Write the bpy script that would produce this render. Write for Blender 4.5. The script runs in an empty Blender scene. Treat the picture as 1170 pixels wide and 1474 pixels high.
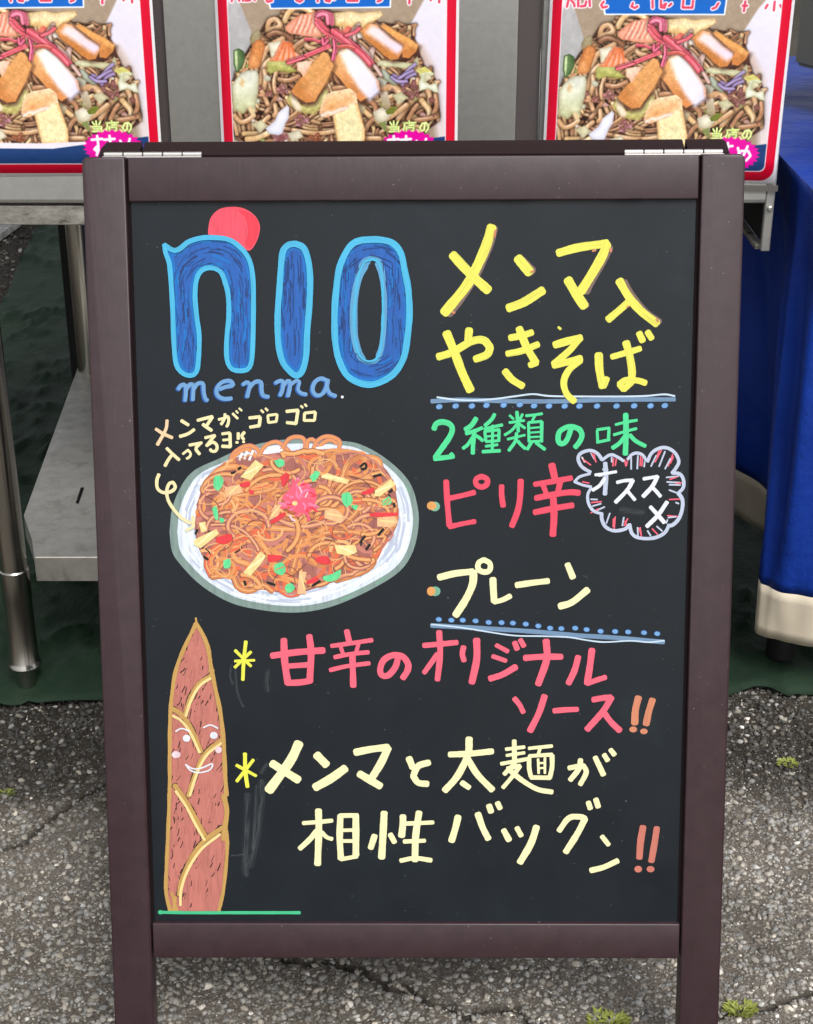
import bpy, bmesh, math, random
import numpy as np
from mathutils import Vector, Matrix
from mathutils.geometry import tessellate_polygon

# ------------------------------------------------------------------ camera, sky, sun, exposure
SC = bpy.context.scene
COL = SC.collection
PITCH = math.radians(25.0); CAM_H = 1.2; F = 2300.0; CX, CY = 585.0, 737.0
cam_d = bpy.data.cameras.new('camera'); cam = bpy.data.objects.new('camera', cam_d); COL.objects.link(cam)
cam_d.sensor_fit = 'HORIZONTAL'; cam_d.sensor_width = 36.0; cam_d.lens = 36.0*F/1170.0
cam_d.clip_start = 0.05; cam_d.clip_end = 500
cam.location = (0, 0, CAM_H); cam.rotation_euler = (math.pi/2-PITCH, 0, 0)
SC.camera = cam
w = bpy.data.worlds.new('World'); SC.world = w; w.use_nodes = True
wn = w.node_tree; wn.nodes.clear()
sky = wn.nodes.new('ShaderNodeTexSky'); sky.sky_type = 'NISHITA'; sky.sun_disc = False
SUN_EL, SUN_ROT = math.radians(52), math.radians(158)
sky.sun_elevation = SUN_EL; sky.sun_rotation = SUN_ROT
sky.air_density = 1.0; sky.dust_density = 3.0
hs = wn.nodes.new('ShaderNodeHueSaturation'); hs.inputs['Saturation'].default_value = 0.16
bg = wn.nodes.new('ShaderNodeBackground'); bg.inputs['Strength'].default_value = 0.15
wo = wn.nodes.new('ShaderNodeOutputWorld')
wn.links.new(sky.outputs[0], hs.inputs['Color']); wn.links.new(hs.outputs[0], bg.inputs[0]); wn.links.new(bg.outputs[0], wo.inputs[0])
sd = bpy.data.lights.new('sun', 'SUN'); sun = bpy.data.objects.new('sun', sd); COL.objects.link(sun)
sd.energy = 1.3; sd.angle = math.radians(24); sd.color = (1, 0.97, 0.93)
sdir = Vector((math.sin(SUN_ROT)*math.cos(SUN_EL), math.cos(SUN_ROT)*math.cos(SUN_EL), math.sin(SUN_EL)))
sun.rotation_euler = sdir.to_track_quat('Z', 'Y').to_euler()
sun.location = sdir*8
SC.view_settings.view_transform = 'Standard'; SC.view_settings.look = 'None'
SC.view_settings.gamma = 1.0; SC.view_settings.use_curve_mapping = False
SC.view_settings.exposure = 0.35

# ------------------------------------------------------------------ helpers
R = random.Random(7)
NR = np.random.RandomState(5)
def lin(r, g, b, k=1.0):
    f = lambda c: ((c/255)/12.92 if c/255 <= .04045 else (((c/255)+.055)/1.055)**2.4)
    return (min(f(r)*k, .9), min(f(g)*k, .9), min(f(b)*k, .9), 1)
MATS = {}
def mat(name, col, rough=.5, metal=0.0, spec=.5):
    m = bpy.data.materials.new(name); m.use_nodes = True
    b = m.node_tree.nodes['Principled BSDF']
    b.inputs['Base Color'].default_value = col; b.inputs['Roughness'].default_value = rough
    b.inputs['Metallic'].default_value = metal; b.inputs['Specular IOR Level'].default_value = spec
    MATS[name] = m
    return m
def nd(m, t, **k):
    n = m.node_tree.nodes.new(t)
    for a, v in k.items():
        if a in n.inputs: n.inputs[a].default_value = v
        else: setattr(n, a, v)
    return n
def lk(m, a, b): m.node_tree.links.new(a, b)
def bsdf(m): return m.node_tree.nodes['Principled BSDF']
def ramp(m, src, stops):
    r = nd(m, 'ShaderNodeValToRGB'); e = r.color_ramp.elements
    while len(e) < len(stops): e.new(.5)
    for i, (p, c) in enumerate(stops):
        e[i].position = p; e[i].color = c if len(c) == 4 else (*c, 1)
    lk(m, src, r.inputs[0]); return r.outputs[0]
def noise(m, scale, detail=4, rough=.5, vec=None, sc=(1, 1, 1), coord='Object'):
    tc = nd(m, 'ShaderNodeTexCoord'); mp = nd(m, 'ShaderNodeMapping'); mp.inputs['Scale'].default_value = sc
    lk(m, tc.outputs[coord], mp.inputs[0])
    n = nd(m, 'ShaderNodeTexNoise'); n.inputs['Scale'].default_value = scale
    n.inputs['Detail'].default_value = detail; n.inputs['Roughness'].default_value = rough
    lk(m, mp.outputs[0], n.inputs['Vector']); return n.outputs[0]
def bump(m, src, strength=.2, dist=.002):
    b = nd(m, 'ShaderNodeBump', Strength=strength, Distance=dist); lk(m, src, b.inputs['Height'])
    lk(m, b.outputs[0], bsdf(m).inputs['Normal'])
def mixc(m, fac, a, b):
    x = nd(m, 'ShaderNodeMix'); x.data_type = 'RGBA'
    for s, v in ((0, fac), (6, a), (7, b)):
        if hasattr(v, 'is_linked'): lk(m, v, x.inputs[s])
        else: x.inputs[s].default_value = v
    return x.outputs[2]

def empty(name, loc, label, cat, group=None):
    o = bpy.data.objects.new(name, None); COL.objects.link(o); o.location = loc; o.empty_display_size = .05
    o['label'] = label; o['category'] = cat
    if group: o['group'] = group
    return o
def mkobj(name, verts, faces, material, parent=None, smooth=False, uvs=None, mw=None):
    me = bpy.data.meshes.new(name); me.from_pydata([tuple(v) for v in verts], [], faces); me.update()
    if uvs is not None:
        l = me.uv_layers.new(name='UVMap')
        idx = np.empty(len(me.loops), int); me.loops.foreach_get('vertex_index', idx)
        l.data.foreach_set('uv', np.asarray(uvs, float)[idx].ravel())
    if smooth: me.polygons.foreach_set('use_smooth', [True]*len(me.polygons))
    o = bpy.data.objects.new(name, me); COL.objects.link(o)
    if isinstance(material, (list, tuple)):
        for x in material: me.materials.append(x)
    else: me.materials.append(material)
    if parent is not None: o.parent = parent
    if mw is not None: o.matrix_local = mw
    return o
def bmobj(name, bm, material, parent=None, smooth=False, mw=None):
    me = bpy.data.meshes.new(name); bm.to_mesh(me); bm.free()
    o = bpy.data.objects.new(name, me); COL.objects.link(o); me.materials.append(material)
    if smooth:
        me.polygons.foreach_set('use_smooth', [True]*len(me.polygons))
        me.set_sharp_from_angle(angle=math.radians(35))
    if parent is not None: o.parent = parent
    if mw is not None: o.matrix_local = mw
    return o
def box_bm(x0, x1, y0, y1, z0, z1, bev=0.0, seg=2):
    bm = bmesh.new(); bmesh.ops.create_cube(bm, size=1)
    for v in bm.verts:
        v.co = Vector(((x0+x1)/2+v.co.x*(x1-x0), (y0+y1)/2+v.co.y*(y1-y0), (z0+z1)/2+v.co.z*(z1-z0)))
    if bev: bmesh.ops.bevel(bm, geom=bm.edges[:], offset=bev, segments=seg, affect='EDGES', profile=.5)
    return bm
def lathe_bm(profile, n=32):
    bm = bmesh.new(); rings = []
    for r, z in profile:
        rings.append([bm.verts.new((r*math.cos(2*math.pi*i/n), r*math.sin(2*math.pi*i/n), z)) for i in range(n)])
    for a, b in zip(rings, rings[1:]):
        for i in range(n): bm.faces.new((a[i], a[(i+1) % n], b[(i+1) % n], b[i]))
    bm.faces.new(list(reversed(rings[0]))); bm.faces.new(rings[-1]); bm.normal_update(); return bm

# camera rays used to read positions of drawn lines off the photograph onto the real planes
def ray(px, py):
    x, u = (px-CX)/F, -(py-CY)/F
    return np.array([x, math.cos(PITCH)+u*math.sin(PITCH), -math.sin(PITCH)+u*math.cos(PITCH)])
def on_z(px, py, z=0.0):
    d = ray(px, py); t = (z-CAM_H)/d[2]; return (d[0]*t, d[1]*t, z)
def on_y(px, py, Y):
    d = ray(px, py); t = Y/d[1]; return (d[0]*t, Y, CAM_H+d[2]*t)

# ------------------------------------------------------------------ value noise (numpy)
def vnoise(x, y, seed=0):
    x = np.asarray(x, float); y = np.asarray(y, float)
    xi = np.floor(x).astype(np.int64); yi = np.floor(y).astype(np.int64); xf = x-xi; yf = y-yi
    def h(a, b):
        n = (a*374761393+b*668265263+seed*1442695) & 0x7fffffff
        n = ((n ^ (n >> 13))*1274126177) & 0x7fffffff
        return ((n ^ (n >> 16)) & 0xffff)/65535.0
    u = xf*xf*(3-2*xf); v = yf*yf*(3-2*yf)
    return (h(xi, yi)*(1-u)+h(xi+1, yi)*u)*(1-v)+(h(xi, yi+1)*(1-u)+h(xi+1, yi+1)*u)*v
def fbm(x, y, o=4, seed=0):
    s = 0; a = .5; t = 0
    for i in range(o):
        s = s+a*vnoise(x*2**i, y*2**i, seed+i*17); t += a; a *= .55
    return s/t

# ================================================================== MATERIALS
m_frame = mat('brown_paint', lin(62, 42, 45), .42, spec=.6)
n = noise(m_frame, 60, 6, .6, sc=(1, 1, .25)); n = (ramp(m_frame, n, [(.3, lin(46, 28, 33)), (.75, lin(58, 38, 43))]))
fl_ = ramp(m_frame, noise(m_frame, 260, 2, .5), [(.72, (0, 0, 0)), (.76, (.7,)*3)]); pt_ = ramp(m_frame, noise(m_frame, 5, 3, .6), [(.45, (0, 0, 0)), (.6, (1, 1, 1))])
mf_ = nd(m_frame, 'ShaderNodeMath', operation='MULTIPLY'); lk(m_frame, fl_, mf_.inputs[0]); lk(m_frame, pt_, mf_.inputs[1])
lk(m_frame, mixc(m_frame, mf_.outputs[0], n, lin(150, 140, 134)), bsdf(m_frame).inputs['Base Color'])
n2 = noise(m_frame, 9, 5, .6); lk(m_frame, ramp(m_frame, n2, [(.3, (.36,)*3), (.7, (.5,)*3)]), bsdf(m_frame).inputs['Roughness'])
bump(m_frame, noise(m_frame, 220, 5, .6, sc=(1, .12, 1)), .2, .001)
m_board = mat('blackboard', lin(38, 43, 46), .5, spec=.36)
n = noise(m_board, 5, 8, .68, sc=(1, 1, .45))
n3 = noise(m_board, 330, 1)
c1 = ramp(m_board, n, [(.35, lin(9, 17, 24)), (.6, lin(15, 24, 31)), (.82, lin(32, 41, 47))])
sp = ramp(m_board, n3, [(.772, (0, 0, 0)), (.81, (.32,)*3)])
lk(m_board, mixc(m_board, sp, c1, lin(150, 155, 158)), bsdf(m_board).inputs['Base Color'])
lk(m_board, ramp(m_board, noise(m_board, 14, 6, .6, sc=(1, 1, .3)), [(.3, (.36,)*3), (.75, (.6,)*3)]), bsdf(m_board).inputs['Roughness'])
m_dark = mat('dark_gap', lin(24, 16, 18), .8, spec=.1)
m_hinge = mat('hinge_steel', (.56, .54, .52, 1), .42, .8)
m_steel = mat('stainless_steel', (.6, .59, .56, 1), .42, .7)
n = noise(m_steel, 90, 6, .7); c = ramp(m_steel, n, [(.3, (.45, .45, .425)), (.75, (.54, .54, .51))])
lk(m_steel, c, bsdf(m_steel).inputs['Base Color'])
lk(m_steel, ramp(m_steel, noise(m_steel, 260, 4, .6, sc=(.04, 1, 1)), [(.3, (.40,)*3), (.7, (.48,)*3)]), bsdf(m_steel).inputs['Roughness'])
bump(m_steel, noise(m_steel, 700, 2, sc=(.03, 1, 1)), .03, .0003)
m_tube = mat('tube_steel', (.44, .42, .38, 1), .3, 1.0)
lk(m_tube, ramp(m_tube, noise(m_tube, 40, 5, .7, sc=(1, 1, .3)), [(.3, (.16,)*3), (.75, (.30,)*3)]), bsdf(m_tube).inputs['Roughness'])
m_dirty = mat('dirty_galvanised_steel', (.3, .29, .27, 1), .6, .45)
n = noise(m_dirty, 60, 8, .75, sc=(.5, 1, 1)); lk(m_dirty, ramp(m_dirty, n, [(.34, lin(62, 50, 40)), (.44, lin(140, 136, 128)), (.7, lin(186, 182, 174))]), bsdf(m_dirty).inputs['Base Color'])
bump(m_dirty, noise(m_dirty, 160, 5), .4, .001)
m_shelf = mat('scuffed_shelf_steel', (.4, .39, .37, 1), .45, .7)
n = noise(m_shelf, 30, 8, .75); lk(m_shelf, ramp(m_shelf, n, [(.30, lin(140, 136, 128)), (.45, lin(170, 167, 160)), (.75, lin(186, 184, 178))]), bsdf(m_shelf).inputs['Base Color'])
lk(m_shelf, ramp(m_shelf, noise(m_shelf, 50, 6, .7), [(.3, (.3,)*3), (.7, (.62,)*3)]), bsdf(m_shelf).inputs['Roughness'])
bump(m_shelf, noise(m_shelf, 18, 5), .12, .003)
m_tarp = mat('green_woven_tarp', lin(44, 62, 50), .7, spec=.2)
n = noise(m_tarp, 7, 8, .7); lk(m_tarp, ramp(m_tarp, n, [(.3, lin(24, 42, 29)), (.6, lin(34, 54, 38)), (.85, lin(60, 70, 50))]), bsdf(m_tarp).inputs['Base Color'])
bump(m_tarp, noise(m_tarp, 16, 8, .62, sc=(1, .7, 1)), .7, .012)
m_cloth = mat('blue_cloth', lin(24, 62, 150), .5, spec=.3)
n = noise(m_cloth, 5, 6, .6); lk(m_cloth, ramp(m_cloth, n, [(.3, lin(12, 44, 130)), (.75, lin(22, 66, 172))]), bsdf(m_cloth).inputs['Base Color'])
bump(m_cloth, noise(m_cloth, 9, 7, .6, sc=(1, 1, .7)), .6, .02)
m_hem = mat('cream_hem', lin(205, 192, 170), .7, spec=.3)
bump(m_hem, noise(m_hem, 14, 6, .6), .15, .006); lk(m_hem, ramp(m_hem, noise(m_hem, 12, 5), [(.3, lin(214, 200, 176)), (.7, lin(232, 220, 198))]), bsdf(m_hem).inputs['Base Color'])
m_black = mat('black_plastic_and_shade', lin(18, 18, 18), .6, spec=.3)
m_canvas = mat('shade_canvas', lin(150, 152, 156), .8)
m_ground = mat('old_asphalt', lin(100, 94, 88), .9, spec=.2)
g = noise(m_ground, 1.6, 6, .6); c = ramp(m_ground, g, [(.35, lin(114, 107, 98)), (.52, lin(138, 130, 119)), (.7, lin(160, 151, 138))])
g2 = noise(m_ground, 330, 4, .7); c2 = ramp(m_ground, g2, [(.3, (.4,)*3), (.5, (.9,)*3), (.72, (1.5,)*3)])
mm = nd(m_ground, 'ShaderNodeMix'); mm.data_type = 'RGBA'; mm.blend_type = 'MULTIPLY'; mm.inputs[0].default_value = 1; lk(m_ground, c, mm.inputs[6]); lk(m_ground, c2, mm.inputs[7])
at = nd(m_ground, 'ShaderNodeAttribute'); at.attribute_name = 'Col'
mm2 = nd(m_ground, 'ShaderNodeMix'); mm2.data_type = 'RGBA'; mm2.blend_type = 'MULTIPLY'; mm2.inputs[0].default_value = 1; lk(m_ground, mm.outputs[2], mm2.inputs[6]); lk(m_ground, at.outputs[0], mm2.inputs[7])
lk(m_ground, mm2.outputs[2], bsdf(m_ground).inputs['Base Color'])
bump(m_ground, noise(m_ground, 300, 5, .75), 1.0, .006)
m_stone = mat('gravel_stone', lin(130, 125, 118), .8, spec=.3)
at = nd(m_stone, 'ShaderNodeAttribute'); at.attribute_name = 'Col'
mm = nd(m_stone, 'ShaderNodeMix'); mm.data_type = 'RGBA'; mm.blend_type = 'MULTIPLY'; mm.inputs[0].default_value = 1
lk(m_stone, at.outputs[0], mm.inputs[6]); lk(m_stone, ramp(m_stone, noise(m_stone, 500, 4), [(.3, (.7,)*3), (.7, (1.15,)*3)]), mm.inputs[7])
lk(m_stone, mm.outputs[2], bsdf(m_stone).inputs['Base Color'])
m_paving = mat('pale_concrete', lin(170, 170, 166), .9)
lk(m_paving, ramp(m_paving, noise(m_paving, 40, 6), [(.35, lin(130, 130, 126)), (.6, lin(180, 180, 176))]), bsdf(m_paving).inputs['Base Color'])
m_weed = mat('weed_leaf', lin(140, 148, 66), .6); m_weed2 = mat('moss', lin(120, 130, 60), .8)

PK = .86
def marker(name, col, dark=.8, streak=.5, thin=0.0):
    """paint-marker ink: streaks run along each stroke"""
    m = mat(name, col, .5, spec=.35)
    uv = nd(m, 'ShaderNodeUVMap'); mp = nd(m, 'ShaderNodeMapping'); mp.inputs['Scale'].default_value = (26, 5.5, 1)
    lk(m, uv.outputs[0], mp.inputs[0])
    n = nd(m, 'ShaderNodeTexNoise'); n.inputs['Scale'].default_value = 1; n.inputs['Detail'].default_value = 5; n.inputs['Roughness'].default_value = .65
    lk(m, mp.outputs[0], n.inputs['Vector'])
    bcol = (.02, .024, .027, 1)
    d = tuple(col[i]*dark+bcol[i]*(1-dark) for i in range(3))
    li = tuple(min(.92, col[i]*1.06+.01) for i in range(3))
    c = ramp(m, n.outputs[0], [(.5-.28*streak, d), (.5, col), (.5+.3*streak, li)])
    n2 = noise(m, 30, 4, .6)
    x = mixc(m, ramp(m, n2, [(.3, (0, 0, 0)), (.8, (.22+thin,)*3)]), c, tuple(d)+(1,))
    lk(m, x, bsdf(m).inputs['Base Color'])
    return m
PAL = dict(
 yellow=(236, 232, 96), pshadow=(128, 104, 96), cream=(250, 244, 190), creams=(246, 232, 178), peach=(244, 208, 166),
 green=(78, 222, 150), red=(240, 78, 102), pink=(250, 104, 126), peachmark=(216, 138, 104), rosemark=(206, 122, 106),
 white=(232, 236, 244), bubble=(196, 206, 228), cyan=(74, 184, 226), logoblue=(34, 98, 184), logoedge=(8, 116, 200), logodark=(32, 60, 118), tealin=(92, 162, 206),
 sunred=(250, 84, 104), sunred2=(236, 60, 80), skyblue=(112, 162, 212), skydark=(52, 100, 160), dotblue=(120, 170, 222), band=(116, 148, 182),
 orange=(226, 160, 92), teal=(120, 178, 150), ochre=(200, 158, 88), bamboo=(200, 122, 110), bamboodark=(30, 24, 26), rim=(132, 154, 148), plate=(226, 236, 248), plate2=(248, 250, 255),
 heap=(172, 106, 96), nd1=(232, 154, 92), nd2=(212, 134, 82), nd3=(232, 112, 74), nd4=(206, 130, 114), nd5=(244, 184, 124), nddark=(140, 80, 66),
 menma=(250, 222, 152), menma2=(244, 190, 140), leaf=(110, 220, 148), pepper=(230, 62, 66), ginger=(246, 96, 124), ginger2=(236, 130, 170), inkblack=(24, 24, 26), lime=(236, 236, 80),
 line=(70, 196, 140), linelight=(206, 226, 244), blush=(240, 214, 222))
MK = {}
def ink(k):
    if k not in MK:
        lo = k in ('logoblue', 'bamboo', 'heap', 'plate', 'sunred', 'band')
        MK[k] = marker('marker_'+k, lin(*PAL[k], PK), .62 if lo else .76, .8 if lo else .62, .15 if k in ('band', 'bubble', 'pshadow', 'peachmark', 'rosemark') else 0)
    return MK[k]

# ================================================================== GROUND
def grow(a, b, step, lim):
    v = list(np.arange(a, b+1e-6, step)); s = step; x = b; hi = []
    while x < lim: s *= 1.35; x += s; hi.append(x)
    s = step; x = a; lo = []
    while x > -lim: s *= 1.35; x -= s; lo.append(x)
    return np.array(lo[::-1]+v+hi)
CRACK = [on_z(*p)[:2] for p in [(400, 1376), (470, 1384), (520, 1392), (548, 1408), (560, 1420), (595, 1428), (618, 1442), (640, 1446), (668, 1462), (700, 1452), (740, 1452), (762, 1470), (800, 1482)]]
CRACK2 = [on_z(*p)[:2] for p in [(1020, 1462), (1060, 1452), (1100, 1448), (1135, 1438), (1175, 1425), (1240, 1420)]]
CRACK3 = [on_z(*p)[:2] for p in [(0, 1225), (30, 1215), (60, 1190), (85, 1170), (130, 1140), (165, 1120)]]
def pdist(X, Y, pl):
    d = np.full(X.shape, 9.0)
    for (ax, ay), (bx, by) in zip(pl, pl[1:]):
        vx, vy = bx-ax, by-ay; t = np.clip(((X-ax)*vx+(Y-ay)*vy)/(vx*vx+vy*vy), 0, 1)
        d = np.minimum(d, np.hypot(X-ax-t*vx, Y-ay-t*vy))
    return d
def crackd(X, Y):
    jx = (fbm(X*60, Y*60, 3, 3)-.5)*.02
    d = np.minimum(pdist(X+jx, Y+jx, CRACK), pdist(X+jx, Y+jx, CRACK2)*1.2)
    return np.minimum(d, pdist(X+jx, Y+jx, CRACK3)*1.5)
def ground_h(X, Y):
    near = np.exp(-(np.maximum(0, np.abs(X)-1.0)+np.maximum(0, np.abs(Y-1.7)-.9))*2)
    h = (fbm(X*5, Y*5, 3, 1)-.5)*.010+(fbm(X*60, Y*60, 3, 9)-.5)*.004+(fbm(X*150, Y*150, 2, 19)-.5)*.003
    h = h-.006*np.exp(-(crackd(X, Y)/.004)**2)
    return h*near-.002
def soil(X, Y):   # 1 = dark loose earth by the tarp, 0 = worn pale asphalt
    e = 1.675+.12*(fbm(X*4+3, Y*4, 3, 21)-.5)*2-.06*np.clip(X, -.6, .6)
    e = e+np.where(X < 0, .02, 0)
    s = 1/(1+np.exp(-(Y-e)/.022))
    b = np.clip((fbm(X*9, Y*9, 4, 33)-.46)*4, 0, 1)*.3
    return np.clip(s+b*(1-s), 0, 1)
xs = grow(-.75, .75, .0045, 60); ys = grow(1.12, 2.12, .0045, 60)
X, Y = np.meshgrid(xs, ys); Z = ground_h(X, Y)
nx, ny = len(xs), len(ys)
me = bpy.data.meshes.new('ground'); V = np.stack([X, Y, Z], -1).reshape(-1, 3)
ii = np.arange((ny-1)*(nx-1)); r_, c_ = ii//(nx-1), ii % (nx-1)
q = np.stack([r_*nx+c_, r_*nx+c_+1, (r_+1)*nx+c_+1, (r_+1)*nx+c_], -1)
def fastmesh(me, V, q):
    k = q.shape[1]
    me.vertices.add(len(V)); me.vertices.foreach_set('co', V.astype(np.float32).ravel())
    me.loops.add(q.size); me.loops.foreach_set('vertex_index', q.astype(np.int32).ravel())
    me.polygons.add(len(q)); me.polygons.foreach_set('loop_start', np.arange(0, q.size, k, dtype=np.int32))
    me.update(calc_edges=True); me.validate()
fastmesh(me, V, q)
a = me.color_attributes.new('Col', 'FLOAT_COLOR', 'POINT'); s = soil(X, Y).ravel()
cr = np.exp(-(crackd(X, Y).ravel()/.006)**2)
dust_light = 1/(1+np.exp(-(X.ravel()-.05+.5*(fbm(X*3, Y*3, 4, 71).ravel()-.5))/.12)); k = (1.0-.74*s)*(1-.72*cr)*(1+.30*dust_light)*(.8+.45*fbm(X.ravel()*14, Y.ravel()*14, 4, 91)); a.data.foreach_set('color', np.stack([k*1.0, k*(1-.03*s), k*(1-.08*s), np.ones_like(k)], -1).astype(np.float32).ravel())  # pale dust at right, with brighter light there painted into the ground colour
me.polygons.foreach_set('use_smooth', np.ones(len(q), bool))
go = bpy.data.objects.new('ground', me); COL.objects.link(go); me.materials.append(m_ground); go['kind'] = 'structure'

# gravel and embedded aggregate
def stones(name, N, xr, yr, smin, smax, label):
    t = (1+5**.5)/2
    iv = np.array([(-1, t, 0), (1, t, 0), (-1, -t, 0), (1, -t, 0), (0, -1, t), (0, 1, t), (0, -1, -t), (0, 1, -t), (t, 0, -1), (t, 0, 1), (-t, 0, -1), (-t, 0, 1)])/math.hypot(1, t)
    fc = np.array([(0, 11, 5), (0, 5, 1), (0, 1, 7), (0, 7, 10), (0, 10, 11), (1, 5, 9), (5, 11, 4), (11, 10, 2), (10, 7, 6), (7, 1, 8), (3, 9, 4), (3, 4, 2), (3, 2, 6), (3, 6, 8), (3, 8, 9), (4, 9, 5), (2, 4, 11), (6, 2, 10), (8, 6, 7), (9, 8, 1)])
    px = NR.uniform(*xr, N); py = NR.uniform(*yr, N)
    keep = (np.minimum(pdist(px, py, CRACK), pdist(px, py, CRACK2)) > .003); px, py = px[keep], py[keep]; N = len(px)
    so = soil(px, py)
    size = smin+(smax-smin)*NR.rand(N)**4.6
    an = NR.uniform(0, 6.28, N); asp = NR.uniform(.55, 1, N); fl = NR.uniform(.4, .8, N)
    P = iv[None]*NR.uniform(.6, 1.25, (N, 12, 1))
    P = P*np.stack([size, size*asp, size*fl], -1)[:, None]
    tx = NR.uniform(-.4, .4, N)[:, None]; P[..., 2] += P[..., 0]*tx
    ca, sa = np.cos(an)[:, None], np.sin(an)[:, None]
    x, y = P[..., 0]*ca-P[..., 1]*sa, P[..., 0]*sa+P[..., 1]*ca
    zc = ground_h(px, py)+size*fl*(-.30+.5*NR.rand(N)+.5*so*NR.rand(N))
    V = np.stack([x+px[:, None], y+py[:, None], P[..., 2]+zc[:, None]], -1).reshape(-1, 3)
    Q = (fc[None]+np.arange(N)[:, None, None]*12).reshape(-1, 3)
    me = bpy.data.meshes.new(name); fastmesh(me, V, Q)
    base = NR.rand(N); lum = np.where(base < .45, NR.uniform(.16, .26, N), np.where(base < .95, NR.uniform(.24, .38, N), NR.uniform(.44, .7, N)))
    lum = lum*(1-.74*so*(NR.rand(N) < .86))*(.72+.6*fbm(px*14, py*14, 4, 91))
    lum = lum*(1+.22/(1+np.exp(-(px-.1)/.12)))  # stones brighten to the right, the light put into their colour
    tint = NR.uniform(-.02, .17, N)
    colr = np.stack([lum*(1+tint*.6+.03), lum*(1+.01), lum*(1-tint*.7-.05), np.ones(N)], -1)
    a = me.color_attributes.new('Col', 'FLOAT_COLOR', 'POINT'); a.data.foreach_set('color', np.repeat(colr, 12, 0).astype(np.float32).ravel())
    o = bpy.data.objects.new(name, me); COL.objects.link(o); me.materials.append(m_stone)
    o['kind'] = 'stuff'; o['label'] = label; o['category'] = 'gravel'
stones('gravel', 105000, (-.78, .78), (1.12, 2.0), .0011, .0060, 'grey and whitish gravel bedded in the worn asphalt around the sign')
stones('gravel', 9000, (-1.7, -.85), (3.0, 5.2), .004, .012, 'dark gravel on the ground beyond the left edge of the green tarp')

# pale paving far left
pa = [on_z(-40, 372, .004), on_z(0, 347, .004), on_z(28, 327, .004), on_z(60, 300, .004)]
vs = [(-3.5, pa[0][1], .004)]+[tuple(p) for p in pa]+[(-1.0, 7.5, .004), (-3.5, 7.5, .004)]
o = mkobj('paving', vs+[(v[0], v[1], .022) for v in vs], [tuple(range(7))[::-1], tuple(range(7, 14))]+[(i, (i+1) % 7, 7+(i+1) % 7, 7+i) for i in range(7)], m_paving); o['kind'] = 'structure'

# ---- green tarp on the ground
fe = [(-1.1, 1.935), (-.8, 1.93)]+[on_z(x, y)[:2] for x, y in ((0, 1021), (60, 1018), (135, 1014), (300, 1010), (600, 1006), (900, 1010), (1040, 1010), (1062, 1003), (1089, 995), (1110, 998), (1132, 1006), (1170, 1002), (1230, 1000))]+[(1.2, 1.95), (2.0, 1.95)]
fx = np.array([p[0] for p in fe]); fy = np.array([p[1] for p in fe])
le = [on_z(x, y)[:2] for x, y in ((60, 322), (50, 340), (36, 366), (24, 392), (10, 428), (0, 446))]   # far -> near
le = le+[(-1.03, 3.2), (-1.06, 2.6), (-1.05, 1.9)]
ly = np.array([p[1] for p in le])[::-1]; lx = np.array([p[0] for p in le])[::-1]
tys = np.concatenate([np.linspace(0, .25, 46), np.linspace(.26, 1, 80)])
txs = np.linspace(0, 1, 260)
S, T = np.meshgrid(txs, tys)
Y0 = 0*S
Xg = -1.06+S*3.0
Y0 = np.interp(Xg, fx, fy); Yg = Y0+T*(5.0-Y0)
lft = np.interp(Yg, ly, lx); Xg = lft+S*(1.94-lft)
Yg = np.interp(Xg, fx, fy)+T*(5.0-np.interp(Xg, fx, fy))
d = (Yg-np.interp(Xg, fx, fy))
Zg = .006+.006*fbm(Xg*3, Yg*5, 4, 50)+.012*np.abs(np.sin((Yg*30+np.sin(Xg*7)*2.2)))*np.exp(-d*9)*fbm(Xg*6, Yg*6, 3, 8)
rid = np.abs(fbm(Xg*7+5, Yg*5, 4, 77)-.5); Zg += .011*np.exp(-(rid/.02)**2)+.005*np.exp(-(np.abs(fbm(Xg*12, Yg*10+3, 3, 78)-.5)/.02)**2)
Zg -= .008*np.exp(-(d/.012)**2)
ny2, nx2 = S.shape
ii = np.arange((ny2-1)*(nx2-1)); r_, c_ = ii//(nx2-1), ii % (nx2-1)
q = np.stack([r_*nx2+c_, r_*nx2+c_+1, (r_+1)*nx2+c_+1, (r_+1)*nx2+c_], -1)
me = bpy.data.meshes.new('tarp'); fastmesh(me, np.stack([Xg, Yg, Zg], -1).reshape(-1, 3), q); me.polygons.foreach_set('use_smooth', np.ones(len(q), bool))
o = bpy.data.objects.new('groundsheet_tarp', me); COL.objects.link(o); me.materials.append(m_tarp)
o['label'] = 'creased dark green tarp spread on the ground under the stall tables'; o['category'] = 'tarp'
md = o.modifiers.new('thickness', 'SOLIDIFY'); md.thickness = .0015; md.offset = -1

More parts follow.
